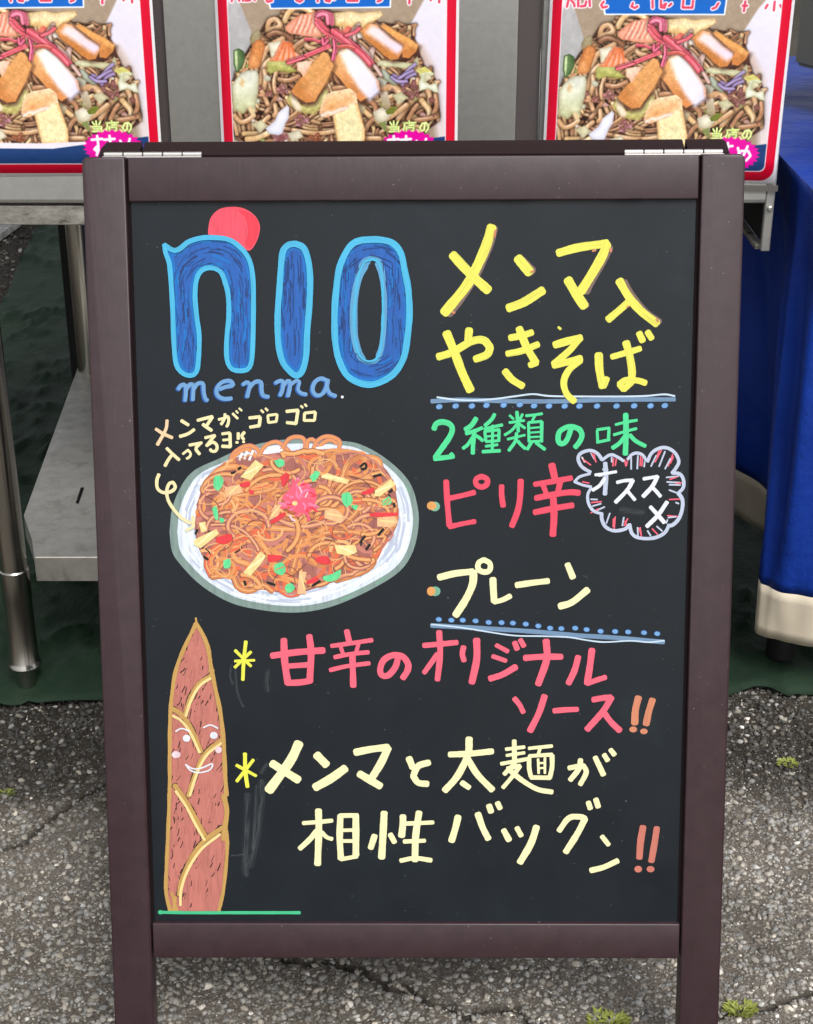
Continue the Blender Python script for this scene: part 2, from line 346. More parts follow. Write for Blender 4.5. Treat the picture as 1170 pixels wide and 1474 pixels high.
# ---- weeds
def weed(px, py, n, spread, h, label, m, seed):
    r = random.Random(seed); x0, y0, _ = on_z(px, py); V = []; Fc = []
    for i in range(n):
        a = r.uniform(0, 6.28); rr = spread*math.sqrt(r.random()); bx, by = math.cos(a)*rr, math.sin(a)*rr*.5
        out = a+r.uniform(-.8, .8); L = h*r.uniform(.5, 1.1); wd = L*r.uniform(.16, .26)
        for k in range(r.choice((1, 2, 3))):
            o2 = out+r.uniform(-1.2, 1.2); up = r.uniform(.4, 1.2); b = len(V)
            dx, dy = math.cos(o2), math.sin(o2); sx, sy = -dy*wd, dx*wd
            V += [(bx, by, 0), (bx+dx*L*.4+sx, by+dy*L*.4+sy, L*.45*up), (bx+dx*L*.4-sx, by+dy*L*.4-sy, L*.45*up), (bx+dx*L, by+dy*L, L*.6*up), (bx+dx*L*.45, by+dy*L*.45, L*.38*up)]
            Fc += [(b, b+1, b+4), (b, b+4, b+2), (b+1, b+3, b+4), (b+4, b+3, b+2)]
    o = mkobj('weed_tuft', V, Fc, m); o.location = (x0, y0, -.001); o['label'] = label; o['category'] = 'weed'
weed(876, 1470, 90, .019, .010, 'yellow green weed tuft in the crack just below the sign bottom rail', m_weed, 1)
weed(1064, 1454, 70, .016, .009, 'leafy weed tuft beside the outer edge of the right sign leg', m_weed, 2)
weed(1135, 1100, 26, .013, .009, 'small weed sprig in the dark gravel in front of the blue cloth', m_weed, 3)
weed(6, 1142, 26, .012, .008, 'low mossy sprig at the far left of the asphalt', m_weed2, 4)

# ================================================================== WORK TABLE (steel)
TY = 1.985
tb = empty('work_table', (-.546, TY, 0), 'stainless steel work table with undershelf, standing behind the chalkboard sign', 'table')
def W(o):   # keep world coordinates under a parent empty
    o.matrix_parent_inverse = Matrix.Translation(-o.parent.location); return o
def legprof():
    return [(.010, .002), (.0130, .002), (.0138, .008), (.0142, .040), (.0225, .042), (.0238, .046), (.0225, .050), (.0205, .053), (.0203, .150), (.0208, .152), (.0208, .196), (.0190, .198), (.0190, .715)]
L0 = W(bmobj('leg', lathe_bm(legprof()), m_tube, tb, True)); L0.location = (-.5425, TY-.018, 0)
for lx_, ly_ in ((-.577, 2.74), (.40, TY+.03), (.40, 2.74)):
    c = L0.copy(); COL.objects.link(c); c.location = (lx_, ly_, 0)
# undershelf (sheet with turned-down lip, notched at the leg)
zt = .206
sv = [(-.517, 1.985), (.42, 1.985), (.42, 2.77), (-.602, 2.77), (-.562, 2.125), (-.533, 2.045)]
bm = bmesh.new(); top = [bm.verts.new((x, y, zt)) for x, y in sv]; bot = [bm.verts.new((x, y, zt-.038)) for x, y in sv]
bm.faces.new(top)
for i in range(6): bm.faces.new((top[i], bot[i], bot[(i+1) % 6], top[(i+1) % 6]))
bmesh.ops.recalc_face_normals(bm, faces=bm.faces[:]); bmesh.ops.bevel(bm, geom=[e for e in bm.edges if e.verts[0].co.z > zt-.001 and e.verts[1].co.z > zt-.001], offset=.0025, segments=3, affect='EDGES')
W(bmobj('undershelf', bm, m_shelf, tb, True))
sl = [on_z(x, y, zt+.0006) for x, y in ((109, 724), (113, 725), (121, 703), (120, 701), (116, 702))]
W(mkobj('slot', sl, [(0, 1, 2, 3, 4)], m_dark, tb))
# top with apron
W(bmobj('table_top', box_bm(-1.25, .450, 1.9965, 2.80, .7515, .765, .002), m_steel, tb, True))
ap = []
def apz(y): return on_y(60, y, TY)[2]
za, zb, zc_ = .7512, apz(294), apz(326)
prof = [(2.002, .7512), (1.988, .7512), (1.9845, .7485), (1.9845, zb+.006), (1.986, zb+.002), (1.990, zb), (2.004, zb)]
V = []; n_ = len(prof)
for x in (-1.25, .4505): V += [(x, y, z) for y, z in prof]
W(mkobj('apron', V, [(i, i+1, n_+i+1, n_+i) for i in range(n_-1)]+[(n_-1, 0, n_, 2*n_-1), tuple(range(n_))[::-1], tuple(range(n_, 2*n_))], m_steel, tb, False))
W(bmobj('lower_channel', box_bm(-1.25, .30, 1.991, 2.02, zc_, zb-.0035, .0015), m_dirty, tb))
# side frame post and end plate at the right
x0 = .4515
W(bmobj('side_post', box_bm(x0, x0+.0115, 1.9865, 1.996, .640, 1.32, .0015), m_steel, tb))
W(bmobj('end_plate', box_bm(x0+.002, x0+.0045, 1.9965, 2.75, .650, .7512), m_black, tb))  # steel end plate, its shade under the top put into the black
W(bmobj('end_plate_flange', box_bm(x0-.006, x0+.0045, 1.9965, 2.75, .640, .6465, .001), m_dirty, tb))
W(bmobj('bolt', lathe_bm([(.0035, 0), (.0035, .003), (.002, .004)], 12), m_hinge, tb)).matrix_basis = Matrix.Translation((x0+.006, 1.986, .696)) @ Matrix.Rotation(math.pi/2, 4, 'X')
# stainless front panels above the apron (posters hang on them)
ws = empty('steel_windscreen', (0, 1.995, .7655), 'brushed stainless steel splash panels standing on the front edge of the work table', 'splash guard')
def xat(px, py): return on_y(px, py, 1.99)[0]
xa, xb_, xc, xd = -1.25, xat(221, 100), xat(240, 100), xat(744, 100)
W(bmobj('panel', box_bm(xa, xb_, 1.990, 2.004, .7655, 1.32, .002), m_steel, ws, True))
W(bmobj('panel', box_bm(xc, xd, 1.988, 2.004, .7655, 1.32, .002), m_steel, ws, True))
W(bmobj('panel', box_bm(xat(779, 100), x0-.001, 1.990, 2.004, .7655, 1.32, .002), m_steel, ws, True))
m_brown = mat('brown_grey_strip', lin(84, 76, 76), .6, .2)
for a_, b_ in ((xb_+.001, xc-.001), (xd+.001, xat(779, 100)-.001)):
    W(bmobj('recess_shade_strip', box_bm(a_, b_, 1.9985, 2.003, .7655, 1.32), m_brown, ws))  # recess shade between the panels put into a dark brown strip

# dark crate behind
kx = on_z(103, 538, 0)
cr_ = empty('storage_crate', (-.45, 3.1, 0), 'black storage crate on the tarp behind the back leg of the work table', 'crate')
ck = on_y(92, 430, 2.95)[0]
W(bmobj('body', box_bm(ck, ck+.75, 2.95, 3.35, .01, .62, .004), m_black, cr_)); W(bmobj('rim', box_bm(ck-.004, ck+.755, 2.945, 3.355, .60, .615, .003), m_black, cr_))

# ================================================================== POSTERS (painted print, same on all three)
PR = 1700.0; PWm, PHm = .312, .42
PY = 1.9845
c0 = on_y(310.5, 40, PY); c1_ = on_y(660.5, 40, PY); PX0 = c0[0]; PW = c1_[0]-c0[0]
PZ0 = on_y(60, 253.5, PY-.001)[2]; 
TW, TH = int(PW*PR), int(PHm*PR)
img = np.zeros((TH, TW, 3)); img[:] = (.94, .93, .94)
def P2(px, py):
    p = on_y(px, py, PY); return ((p[0]-PX0)*PR, TH-(p[2]-PZ0)*PR)
def tr(pts, reg=None):
    if reg: x0, y0, s = reg; pts = [(x0+x/s, y0+y/s) for x, y in pts]
    return np.array([P2(x, y) for x, y in pts])
def pair(s):
    v = [float(t) for t in s.split()]; return list(zip(v[::2], v[1::2]))
def bb(P, pad):
    x0 = max(0, int(P[:, 0].min()-pad)); x1 = min(TW, int(P[:, 0].max()+pad)+1); y0 = max(0, int(P[:, 1].min()-pad)); y1 = min(TH, int(P[:, 1].max()+pad)+1)
    return x0, x1, y0, y1
def segd(X, Y, P, closed):
    d = np.full(X.shape, 1e9); tt = np.zeros(X.shape); sg = np.zeros(X.shape); L = 0
    Q = list(zip(P, np.roll(P, -1, 0) if closed else P[1:]))
    for a, b in Q:
        v = b-a; l2 = v@v+1e-9; t = np.clip(((X-a[0])*v[0]+(Y-a[1])*v[1])/l2, 0, 1)
        dx, dy = X-a[0]-t*v[0], Y-a[1]-t*v[1]; dd = np.hypot(dx, dy); m = dd < d
        d = np.where(m, dd, d); tt = np.where(m, L+t*math.sqrt(l2), tt); sg = np.where(m, (dx*-v[1]+dy*v[0])/math.sqrt(l2), sg); L += math.sqrt(l2)
    return d, tt, sg
def C(c): return np.array(c)/255.0
def fillp(P, col, col2=None, dirn=(0, 1), f=1.2, edge=None, ew=4, grain=.06, sc=.08):
    x0, x1, y0, y1 = bb(P, f+2)
    if x1 <= x0 or y1 <= y0: return
    Y, X = np.mgrid[y0:y1, x0:x1].astype(float); d, _, _ = segd(X, Y, P, True)
    ins = np.zeros(X.shape, bool)
    for a, b in zip(P, np.roll(P, -1, 0)):
        c = (a[1] > Y) != (b[1] > Y); xx = a[0]+(Y-a[1])*(b[0]-a[0])/(b[1]-a[1]+1e-12); ins ^= c & (X < xx)
    al = np.clip(.5+np.where(ins, d, -d)/f, 0, 1)[..., None]
    c = np.broadcast_to(C(col), X.shape+(3,)).copy()
    if col2 is not None:
        pr = X*dirn[0]+Y*dirn[1]; t = (pr-pr.min())/(np.ptp(pr)+1e-9); c = c*(1-t[..., None])+C(col2)*t[..., None]
    if edge is not None:
        e = np.exp(-d/ew)[..., None]*.75; c = c*(1-e)+C(edge)*e
    g = (fbm(X*sc, Y*sc, 4, int(abs(P[0, 0])) % 97)-.5)[..., None]*2*grain; c = np.clip(c+g, 0, 1)
    img[y0:y1, x0:x1] = img[y0:y1, x0:x1]*(1-al)+c*al
def smooth(P, k=4):
    P = np.asarray(P, float)
    if len(P) < 3: return P
    Q = np.vstack([2*P[0]-P[1], P, 2*P[-1]-P[-2]]); out = []
    for i in range(1, len(Q)-2):
        p0, p1, p2, p3 = Q[i-1:i+3]
        for t in np.arange(0, 1, 1/k): out.append(.5*((2*p1)+(-p0+p2)*t+(2*p0-5*p1+4*p2-p3)*t*t+(-p0+3*p1-3*p2+p3)*t**3))
    out.append(P[-1]); return np.array(out)
def tube(P, w, col, hi, lo, sm=True):
    """a glossy strand as it looks printed: dark edges, pale upper side"""
    if sm: P = smooth(P, 3)
    x0, x1, y0, y1 = bb(P, w+4)
    if x1 <= x0 or y1 <= y0: return
    Y, X = np.mgrid[y0:y1, x0:x1].astype(float); d, t, _ = segd(X, Y, P, False); r = w/2
    al = np.clip(.5+(r-d)/1.4, 0, 1)[..., None]; sh = np.exp(-np.maximum(0, d-r)/(r*.45))[..., None]*.62
    img[y0:y1, x0:x1] *= (1-sh*(1-al))
    u = np.clip(d/r, 0, 1)[..., None]; c = C(col)*(1-u**3.5)+C(lo)*u**3.5
    d2, _, _ = segd(X+r*.22, Y+r*.32, P, False); h = np.exp(-(d2/(r*.36))**2)[..., None]*(.55+.45*np.sin(t*.09+P[0, 0])[..., None]); c = c*(1-.7*h)+C(hi)*.7*h
    img[y0:y1, x0:x1] = img[y0:y1, x0:x1]*(1-al)+np.clip(c, 0, 1)*al
def stroke(P, w, col, f=1.3):
    x0, x1, y0, y1 = bb(P, w+3)
    if x1 <= x0 or y1 <= y0: return
    Y, X = np.mgrid[y0:y1, x0:x1].astype(float); d, _, _ = segd(X, Y, P, False)
    al = np.clip(.5+(w/2-d)/f, 0, 1)[..., None]; img[y0:y1, x0:x1] = img[y0:y1, x0:x1]*(1-al)+C(col)*al
# frame: red rounded border, inner photo
def rrect(m, r, n=8):
    x0, y0, x1, y1 = m, m, TW-1-m, TH-1-m; P = []
    for cx, cy, a0 in ((x1-r, y0+r, -90), (x1-r, y1-r, 0), (x0+r, y1-r, 90), (x0+r, y0+r, 180)):
        for i in range(n+1): a = math.radians(a0+90*i/n); P.append((cx+r*math.cos(a), cy+r*math.sin(a)))
    return np.array(P)
fillp(rrect(5.5, 26), (222, 18, 52), grain=.01); fillp(rrect(24, 12), (250, 232, 236), grain=.0)
ZR = (300, 0, 2.925)
FRM = img.copy()
# carton (back wall, side walls)
fillp(tr(pair('330 -400 652 -400 652 215 330 215')), (168, 146, 124), (150, 128, 106), grain=.03)
fillp(tr(pair('80 20 100 -60 178 130 190 230 120 330 105 605 108 620 75 605'), ZR), (178, 174, 176), (150, 150, 150), dirn=(.2, 1), f=3)
fillp(tr(pair('905 0 1000 -120 1022 0 1010 605 990 605 975 600 960 420 930 300 870 210 845 110'), ZR), (222, 220, 240), (214, 200, 206), f=4, grain=.02)
fillp(tr(pair('870 200 900 190 960 300 975 420 1000 590 960 590 940 420'), ZR), (190, 164, 152), (220, 206, 206), f=14, grain=.03)
# dark bed of the food
bed = pair('100 330 150 230 180 180 240 90 330 60 430 40 560 60 660 70 720 90 850 110 880 190 900 260 955 330 970 470 960 520 900 560 700 620 500 640 250 620 130 600 100 500')
fillp(tr(bed, ZR), (88, 54, 42), (60, 34, 28), f=4, grain=.2, sc=.06)
rp = random.Random(21)
Pb = np.array(bed)
def inbed(x, y):
    c = False
    for (ax, ay), (bx, by) in zip(bed, bed[1:]+bed[:1]):
        if (ay > y) != (by > y) and x < ax+(y-ay)*(bx-ax)/(by-ay): c = not c
    return c
NC = [((200, 150, 104), (255, 236, 206), (128, 80, 50)), ((172, 118, 82), (244, 206, 170), (98, 58, 38)), ((136, 88, 62), (214, 166, 132), (72, 40, 28)), ((218, 174, 118), (255, 244, 214), (146, 98, 56))]
for i in range(260):
    for _ in range(30):
        x, y = rp.uniform(100, 970), rp.uniform(50, 620)
        if inbed(x, y): break
    a = rp.uniform(0, 6.28); k = rp.uniform(-.5, .5); pts = []
    for s_ in range(rp.randint(4, 8)):
        pts.append((x, y)); nx_, ny_ = x+math.cos(a)*26, y+math.sin(a)*22
        if not inbed(nx_, ny_): a += 1.9; continue
        x, y = nx_, ny_; a += k+rp.uniform(-.18, .18)
    if len(pts) > 2:
        base_ = tr(pts, ZR); w0 = rp.uniform(6, 9); dd_ = base_[-1]-base_[0]; dd_ = np.array([-dd_[1], dd_[0]])/(np.hypot(*dd_)+1e-6)
        for q_ in range(rp.choice((1, 2, 3))):
            c = NC[rp.choice((0, 0, 1, 1, 2, 3))]; tube(base_+dd_*w0*q_*1.02+np.array([rp.uniform(-2, 2), rp.uniform(-2, 2)]), w0*rp.uniform(.85, 1.1), *c)
def noodles(reg, items):
    for w_, s_, ci in items: tube(tr(pair(s_), reg), w_*PR/1130/reg[2]*1.0, *NC[ci])
A_ = (320, 0, 6.5); B_ = (480, 0, 6.5); C_ = (320, 100, 6.5); D_ = (480, 100, 6.5)
noodles(A_, [(52, '580 190 620 110 700 60 800 90 850 130', 3), (48, '420 250 440 195 500 180 540 230 500 260 420 280 520 300 600 330', 0), (50, '430 330 500 300 580 330 640 360', 2), (52, '560 360 470 410 400 470 380 560 370 640', 0), (52, '440 560 400 600 370 680 360 780', 0), (48, '690 450 760 400 800 440 880 460', 0), (44, '780 360 690 420 650 460', 1)])
noodles(C_, [(44, '390 10 400 100 380 190', 0), (40, '500 20 480 130 500 230 560 340', 0), (46, '500 260 450 340 410 400', 1), (44, '350 180 390 250 420 320', 0), (44, '530 90 620 100 710 60', 1), (44, '490 330 500 400 480 430', 0), (46, '110 430 170 490 240 470 290 430', 0), (50, '200 600 300 600 360 590', 3), (54, '230 650 320 640 420 595', 3), (44, '430 440 370 500 350 560', 0), (44, '660 565 820 590 950 590 1060 570', 0), (40, '600 260 640 320 700 340', 3)])
noodles(D_, [(64, '350 200 470 170 570 170 620 240 610 320', 0), (48, '400 250 395 250', 0), (44, '240 270 330 290 380 330 390 390', 1), (50, '600 460 680 350 760 270 850 240', 0), (50, '880 200 900 260 880 360 900 420', 0), (56, '820 290 890 380 880 450 790 470 740 440', 3), (44, '950 240 960 340 930 410', 1), (50, '280 380 350 440 450 500', 3), (50, '470 470 560 420 680 330', 0), (42, '700 460 740 380 780 330', 1), (44, '300 560 330 500 400 440 480 400', 1), (44, '0 170 60 165 120 165', 1), (44, '290 640 360 640 430 640', 0), (44, '770 470 860 460 950 440', 1)])
for i in range(60):   # chopped bits between the strands
    x, y = rp.uniform(110, 960), rp.uniform(120, 610)
    if inbed(x, y):
        r = rp.uniform(7, 18); P = [(x+r*rp.uniform(.6, 1.2)*math.cos(t), y+r*rp.uniform(.5, 1)*math.sin(t)) for t in np.arange(0, 6.28, .9)]
        c = rp.choice([(150, 96, 88), (190, 140, 130), (210, 206, 180), (150, 160, 90), (220, 150, 110), (240, 226, 214)]); fillp(tr(P, ZR), c, edge=tuple(v*.6 for v in c), ew=2, grain=.12)
# mince
def mince(reg, cx, cy, rx, ry, n, c1, c2):
    for i in range(n):
        a = rp.uniform(0, 6.28); q_ = math.sqrt(rp.random()); x, y = cx+rx*q_*math.cos(a), cy+ry*q_*math.sin(a); r = rp.uniform(14, 30)
        P = [(x+r*rp.uniform(.7, 1.1)*math.cos(t), y+r*rp.uniform(.7, 1.1)*math.sin(t)) for t in np.arange(0, 6.28, .8)]
        fillp(tr(P, reg), c1 if i % 3 else c2, edge=(70, 36, 34), ew=2, grain=.1)
mince(C_, 570, 190, 60, 40, 16, (170, 104, 96), (206, 150, 146)); mince(C_, 740, 480, 70, 50, 20, (176, 110, 110), (214, 150, 158)); mince(C_, 560, 640, 90, 30, 20, (170, 100, 104), (216, 160, 164))
mince(D_, 720, 180, 80, 80, 26, (150, 92, 86), (180, 124, 116)); mince(C_, 430, 230, 30, 30, 8, (170, 104, 90), (200, 140, 120)); mince(C_, 860, 630, 60, 30, 12, (170, 96, 60), (200, 130, 90))
# cucumber, carrot wedge, cabbage
fillp(tr(pair('100 470 150 450 200 480 210 560 180 640 130 680 100 600'), A_), (120, 150, 90), (60, 90, 50), dirn=(1, 0), edge=(40, 60, 30), grain=.1)
fillp(tr(pair('112 480 135 470 140 600 135 660 118 600'), A_), (190, 206, 150))
fillp(tr(pair('285 300 330 270 355 300 350 370 300 400 260 420 255 350'), A_), (170, 166, 130), (150, 130, 90), edge=(110, 90, 60), grain=.1)
fillp(tr(pair('290 400 330 365 390 390 400 440 360 600 330 640 240 640 240 560 270 450'), A_), (206, 120, 62), (226, 152, 90), edge=(140, 70, 34), grain=.08)
fillp(tr(pair('170 30 230 5 320 5 340 60 335 200 310 330 300 440 270 420 230 370 200 415 150 400 100 370 90 250 85 150 120 90'), C_), (228, 230, 222), (206, 208, 150), edge=(130, 120, 80), ew=5, grain=.1)
fillp(tr(pair('180 80 205 110 190 160 160 130'), C_), (214, 170, 110), f=8)
fillp(tr(pair('235 340 290 360 310 430 295 445 260 410'), C_), (222, 190, 140), f=4)
fillp(tr(pair('600 330 625 350 620 450 590 500 560 600 520 615 430 600 400 550 450 510 490 470 520 400'), C_), (238, 236, 246), (220, 222, 236), edge=(160, 150, 160), ew=3, grain=.04)
fillp(tr(pair('420 570 500 555 580 570 640 620 700 665 620 680 520 660 450 690 410 660'), A_), (198, 200, 120), (176, 170, 80), edge=(120, 116, 50), ew=4, grain=.12)
fillp(tr(pair('640 210 700 280 740 330 860 300 960 170 1000 220 990 280 930 340 860 420 780 410 700 390 640 340 600 280'), C_), (214, 212, 150), (190, 180, 100), edge=(140, 120, 60), ew=5, grain=.14, sc=.12)
fillp(tr(pair('640 220 690 270 740 350 730 390 690 385 640 310'), C_), (240, 226, 200), edge=(190, 160, 120))
for s_, r_ in (('250 180 300 170 330 210 300 260 262 240', 1), ('560 440 620 420 660 450 640 500 580 490', 0), ('690 470 730 450 770 480 740 520 700 510', 1), ('180 520 220 505 250 530 215 560', 0), ('420 110 470 95 500 120 460 150', 1), ('880 300 920 290 940 330 900 350', 0), ('330 560 380 545 400 575 350 600', 1), ('770 400 810 385 840 410 800 440', 0)):
    fillp(tr(pair(s_), ZR), (236, 230, 214) if r_ else (214, 212, 170), (206, 196, 160), edge=(150, 130, 96), ew=3, grain=.12)
# carrots (crinkle cut)
fillp(tr(pair('600 230 680 160 760 130 870 100 900 180 930 270 920 340 860 345 740 330 620 310 585 270'), A_), (236, 152, 126), (240, 170, 140), dirn=(1, .2), edge=(190, 100, 70), ew=4, grain=.06)
for k_ in range(5): stroke(tr([(650+k_*48, 300), (690+k_*46, 220), (720+k_*40, 150)], A_), 4.2, (208, 110, 84), 4)
for k_ in range(5): stroke(tr([(668+k_*48, 300), (706+k_*46, 220), (736+k_*40, 150)], A_), 3, (250, 200, 178), 4)
fillp(tr(pair('480 520 520 430 570 370 620 400 660 470 740 520 720 560 640 580 560 570 430 570'), A_), (238, 150, 112), (240, 176, 150), dirn=(1, 0), edge=(190, 96, 60), ew=4)
for k_ in range(4): stroke(tr([(500+k_*58, 560), (545+k_*38, 470), (572+k_*22, 400)], A_), 4, (226, 100, 50), 4)
# fried tofu top, onions etc right
fillp(tr(pair('1010 140 1060 115 1200 105 1300 120 1480 100 1500 140 1430 190 1340 250 1280 300 1180 260 1060 240 1020 200'), A_), (244, 232, 200), (230, 176, 96), edge=(190, 140, 70), ew=5, grain=.12)
fillp(tr(pair('60 300 130 240 170 250 200 330 130 350 60 330'), B_), (230, 96, 84), (226, 120, 100))
for s_ in ('150 380 170 300 230 230', '200 420 190 330 220 260', '330 500 370 450 350 560 400 640 440 700', '240 420 290 470 330 520'): tube(tr(pair(s_), B_), 8, (206, 170, 160), (240, 220, 214), (140, 90, 76))
fillp(tr(pair('400 600 420 560 560 570 740 590 780 520 800 600 740 640 640 640 560 620 470 630'), B_), (220, 220, 190), (200, 196, 150), edge=(140, 130, 90), ew=4, grain=.1)
fillp(tr(pair('440 650 470 640 560 730 600 790 560 800 470 740'), B_), (216, 224, 206), (170, 180, 150), edge=(60, 60, 50), ew=4)
for s_ in ('560 700 620 720 700 650 760 600', '600 740 680 690 740 660', '640 790 690 720 760 690', '540 720 600 760 680 760'): tube(tr(pair(s_), B_), 6.5, (150, 128, 180), (190, 176, 222), (104, 76, 124))
fillp(tr(pair('760 0 860 -20 940 40 920 60 860 40 850 110 900 140 960 120 980 220 940 210 880 180 800 200 790 120 820 60'), D_), (222, 226, 200), (236, 234, 228), edge=(150, 150, 90), ew=4, grain=.1)
fillp(tr(pair('770 0 850 -30 930 30 870 20 800 40'), D_), (216, 208, 110), (190, 180, 90))
fillp(tr(pair('360 120 420 70 500 110 480 150 400 160'), D_), (190, 196, 180), (150, 150, 130), grain=.1)
fillp(tr(pair('430 210 500 200 530 330 500 390 450 330'), D_), (196, 180, 160), (150, 130, 90), grain=.08); fillp(tr(pair('480 390 550 340 600 350 560 410 500 420'), D_), (120, 130, 50), (90, 96, 30))
fillp(tr(pair('420 500 480 480 500 560 480 580'), D_), (120, 130, 70))
# tofu / menma blocks
def block(reg, top, side, tcol, tcol2, scol, scol2, td=(1, .5), sdv=(0, 1)):
    s = tr(pair(side), reg); c = s.mean(0)
    fillp(c+(s-c)*1.06+np.array([2, 3]), (70, 40, 28), f=12)
    fillp(s, scol, scol2, dirn=sdv, edge=(204, 122, 60), ew=3, grain=.08, sc=.03)
    fillp(tr(pair(top), reg), tcol, tcol2, dirn=td, f=10, grain=.05, sc=.03)
block(B_, '300 300 350 235 430 260 540 360 650 420 640 470 590 500 500 440 400 370', '245 290 330 215 400 230 500 340 640 400 650 470 600 550 540 560 470 520 400 450 300 370', (246, 220, 210), (232, 206, 230), (216, 140, 80), (196, 118, 60))
block(B_, '470 250 520 260 650 340 780 420 770 450', '430 240 480 225 560 280 700 350 790 420 770 480 700 545 640 530 640 470 655 420 560 350', (232, 160, 80), (238, 168, 90), (224, 156, 92), (200, 118, 62))
block(B_, '50 490 150 438 225 500 400 740 425 860 335 935 230 820 125 650', '0 540 60 480 150 430 230 500 420 760 430 840 250 950 170 880 60 740 -60 610', (246, 238, 220), (214, 210, 244), (232, 170, 106), (204, 116, 62), sdv=(.3, 1))
block(A_, '760 650 940 490 990 530 1035 620 980 760 860 900', '700 760 860 580 940 480 985 500 1040 610 960 780 860 950 780 960 660 880 640 850', (228, 162, 98), (216, 140, 78), (232, 168, 106), (200, 120, 62))
fillp(tr(pair('690 580 850 560 760 720 700 640'), A_), (246, 206, 186), (240, 190, 160), edge=(220, 160, 120))
block(D_, '20 380 170 300 210 330 280 560 270 680 40 680 0 420', '-10 430 130 350 220 300 290 560 290 690 40 690', (244, 222, 160), (246, 224, 170), (222, 170, 96), (214, 150, 80))
fillp(tr(pair('-120 330 -80 240 0 200 150 175 210 220 220 310 150 340 110 380 30 410 -80 450 -130 400'), D_), (244, 196, 140), (226, 130, 60), edge=(250, 214, 180), ew=8, grain=.16, sc=.06)
stroke(tr(pair('-110 430 -60 400 0 400 60 370 120 360'), D_), 6, (250, 220, 206), 5)
# red ginger
def gin(reg, s_, w_, c=(244, 96, 108)):
    P = smooth(tr(pair(s_), reg), 3)
    for q_ in range(4):
        o_ = np.array([rp.uniform(-1, 1), rp.uniform(-1, 1)])*w_*.28; k_ = rp.uniform(.85, 1.1)
        tube(P+o_, w_*rp.uniform(.32, .5), tuple(min(255, v*k_) for v in c), (255, 150, 168), (226, 72, 96), False)
gin(A_, '900 140 930 110 990 120 1000 200', 22, (236, 120, 150)); gin(A_, '890 190 960 270 1060 330 1170 390 1260 440', 17)
gin(B_, '0 280 100 350 200 440 290 520 350 590', 17); gin(A_, '620 580 740 540 860 490 990 430', 13); gin(A_, '1000 430 900 470 780 520', 11); gin(A_, '1040 370 1050 440 1030 550', 12, (240, 100, 140)); gin(A_, '780 370 860 370 920 390 990 350', 8); gin(A_, '930 360 940 420 980 380', 9, (240, 110, 150)); gin(A_, '1080 440 1160 430 1220 450', 10, (236, 110, 84)); gin(A_, '1150 330 1230 300 1280 260', 10)
# blank strip, navy footer, bottom of carton
yb = TH-int((on_y(60, 207, PY)[2]-PZ0)*PR)
fillp(tr(pair('322 203 480 206 652 200 652 260 322 260')), (222, 214, 226), (236, 232, 240), grain=.01)
fillp(tr(pair('322 220 400 213 500 214 640 196 656 196 656 243 322 243')), (24, 52, 104), grain=.01)
# banner and headline feet (only the lower ends of the letters are in view)
fillp(tr(pair('384 -60 566 -60 562 11 388 13 382 -10')), (236, 240, 250), grain=0); fillp(tr(pair('387 -60 563 -60 560 9 390 11 385 -10')), (24, 92, 192), grain=.0)
for reg, ss in ((A_, ('95 -60 85 10', '120 -50 150 -20 155 5', '185 -60 190 5', '215 5 255 0 262 -40', '290 -60 300 0', '425 -40 405 -10 420 15 460 5', '700 -30 690 0 720 15 745 0', '880 -60 890 10', '960 -60 965 5 1000 10 1010 -30 980 -10', '1040 -10 1060 -30')),
                (B_, ('130 -60 130 5 220 5 220 -60', '460 -40 440 0 410 12', '710 -60 705 30', '690 -20 730 -20', '920 -30 905 0', '985 -60 985 20', '1040 -30 1060 0'))):
    for s_ in ss: stroke(tr(pair(s_), reg), 9.5, (250, 236, 240))
    for s_ in ss: stroke(tr(pair(s_), reg), 5, (222, 60, 88))
# small green line and magenta burst
for s_ in ('560 480 560 530', '525 490 540 515', '600 485 585 515', '520 535 605 535', '530 555 600 555', '520 578 605 575', '605 535 605 578', '705 480 705 500', '655 500 765 495', '665 500 650 580', '705 505 705 535', '705 520 750 515', '680 540 745 538', '680 540 680 578', '745 538 745 575', '680 575 745 575'):
    stroke(tr(pair(s_), D_), 4.6, (120, 150, 60)); stroke(tr(pair(s_), D_), 3.2, (226, 240, 150))
s_ = '850 510 845 560 820 575 805 545 825 505 860 495 885 520 880 555 860 580'; stroke(tr(pair(s_), D_), 5, (120, 150, 60)); stroke(tr(pair(s_), D_), 3.4, (226, 240, 150))
bc = P2(588, 212); P = []
for i in range(52):
    a = 2*math.pi*i/52; rr = 1.0 if i % 2 else .88; P.append((bc[0]+43*1.5*rr*math.cos(a), bc[1]+25*1.5*rr*math.sin(a)))
fillp(np.array(P), (226, 20, 150), grain=.0)
Q_ = (480, 0, 2.925)
def burst_text(s_, w_=6): stroke(np.array([(bc[0]+x, bc[1]+y) for x, y in pair(s_)]), w_, (252, 240, 250))
for off in (-34, -8):
    for s_ in ('-10 -16 12 -18', '2 -24 3 -2 -1 8 -6 4 0 -2 3 4 -2 16'): burst_text(' '.join(str(float(v)+(off if i % 2 == 0 else 0)) for i, v in enumerate(s_.split())), 5.5)
for s_ in ('16 -14 24 8', '36 -18 30 0 20 10 14 4 24 -8 38 -8 44 2 36 12',): burst_text(s_, 5.5)
for _ in range(1):
    img[1:-1, 1:-1] = img[1:-1, 1:-1]*.5+(img[:-2, 1:-1]+img[2:, 1:-1]+img[1:-1, :-2]+img[1:-1, 2:])*.125
img[:] = np.clip((img-.5)*1.10+.53, 0, 1)**.88; g_ = img.mean(-1, keepdims=True); img[:] = g_+(img-g_)*.93
Yt, Xt = np.mgrid[0:TH, 0:TW].astype(float)
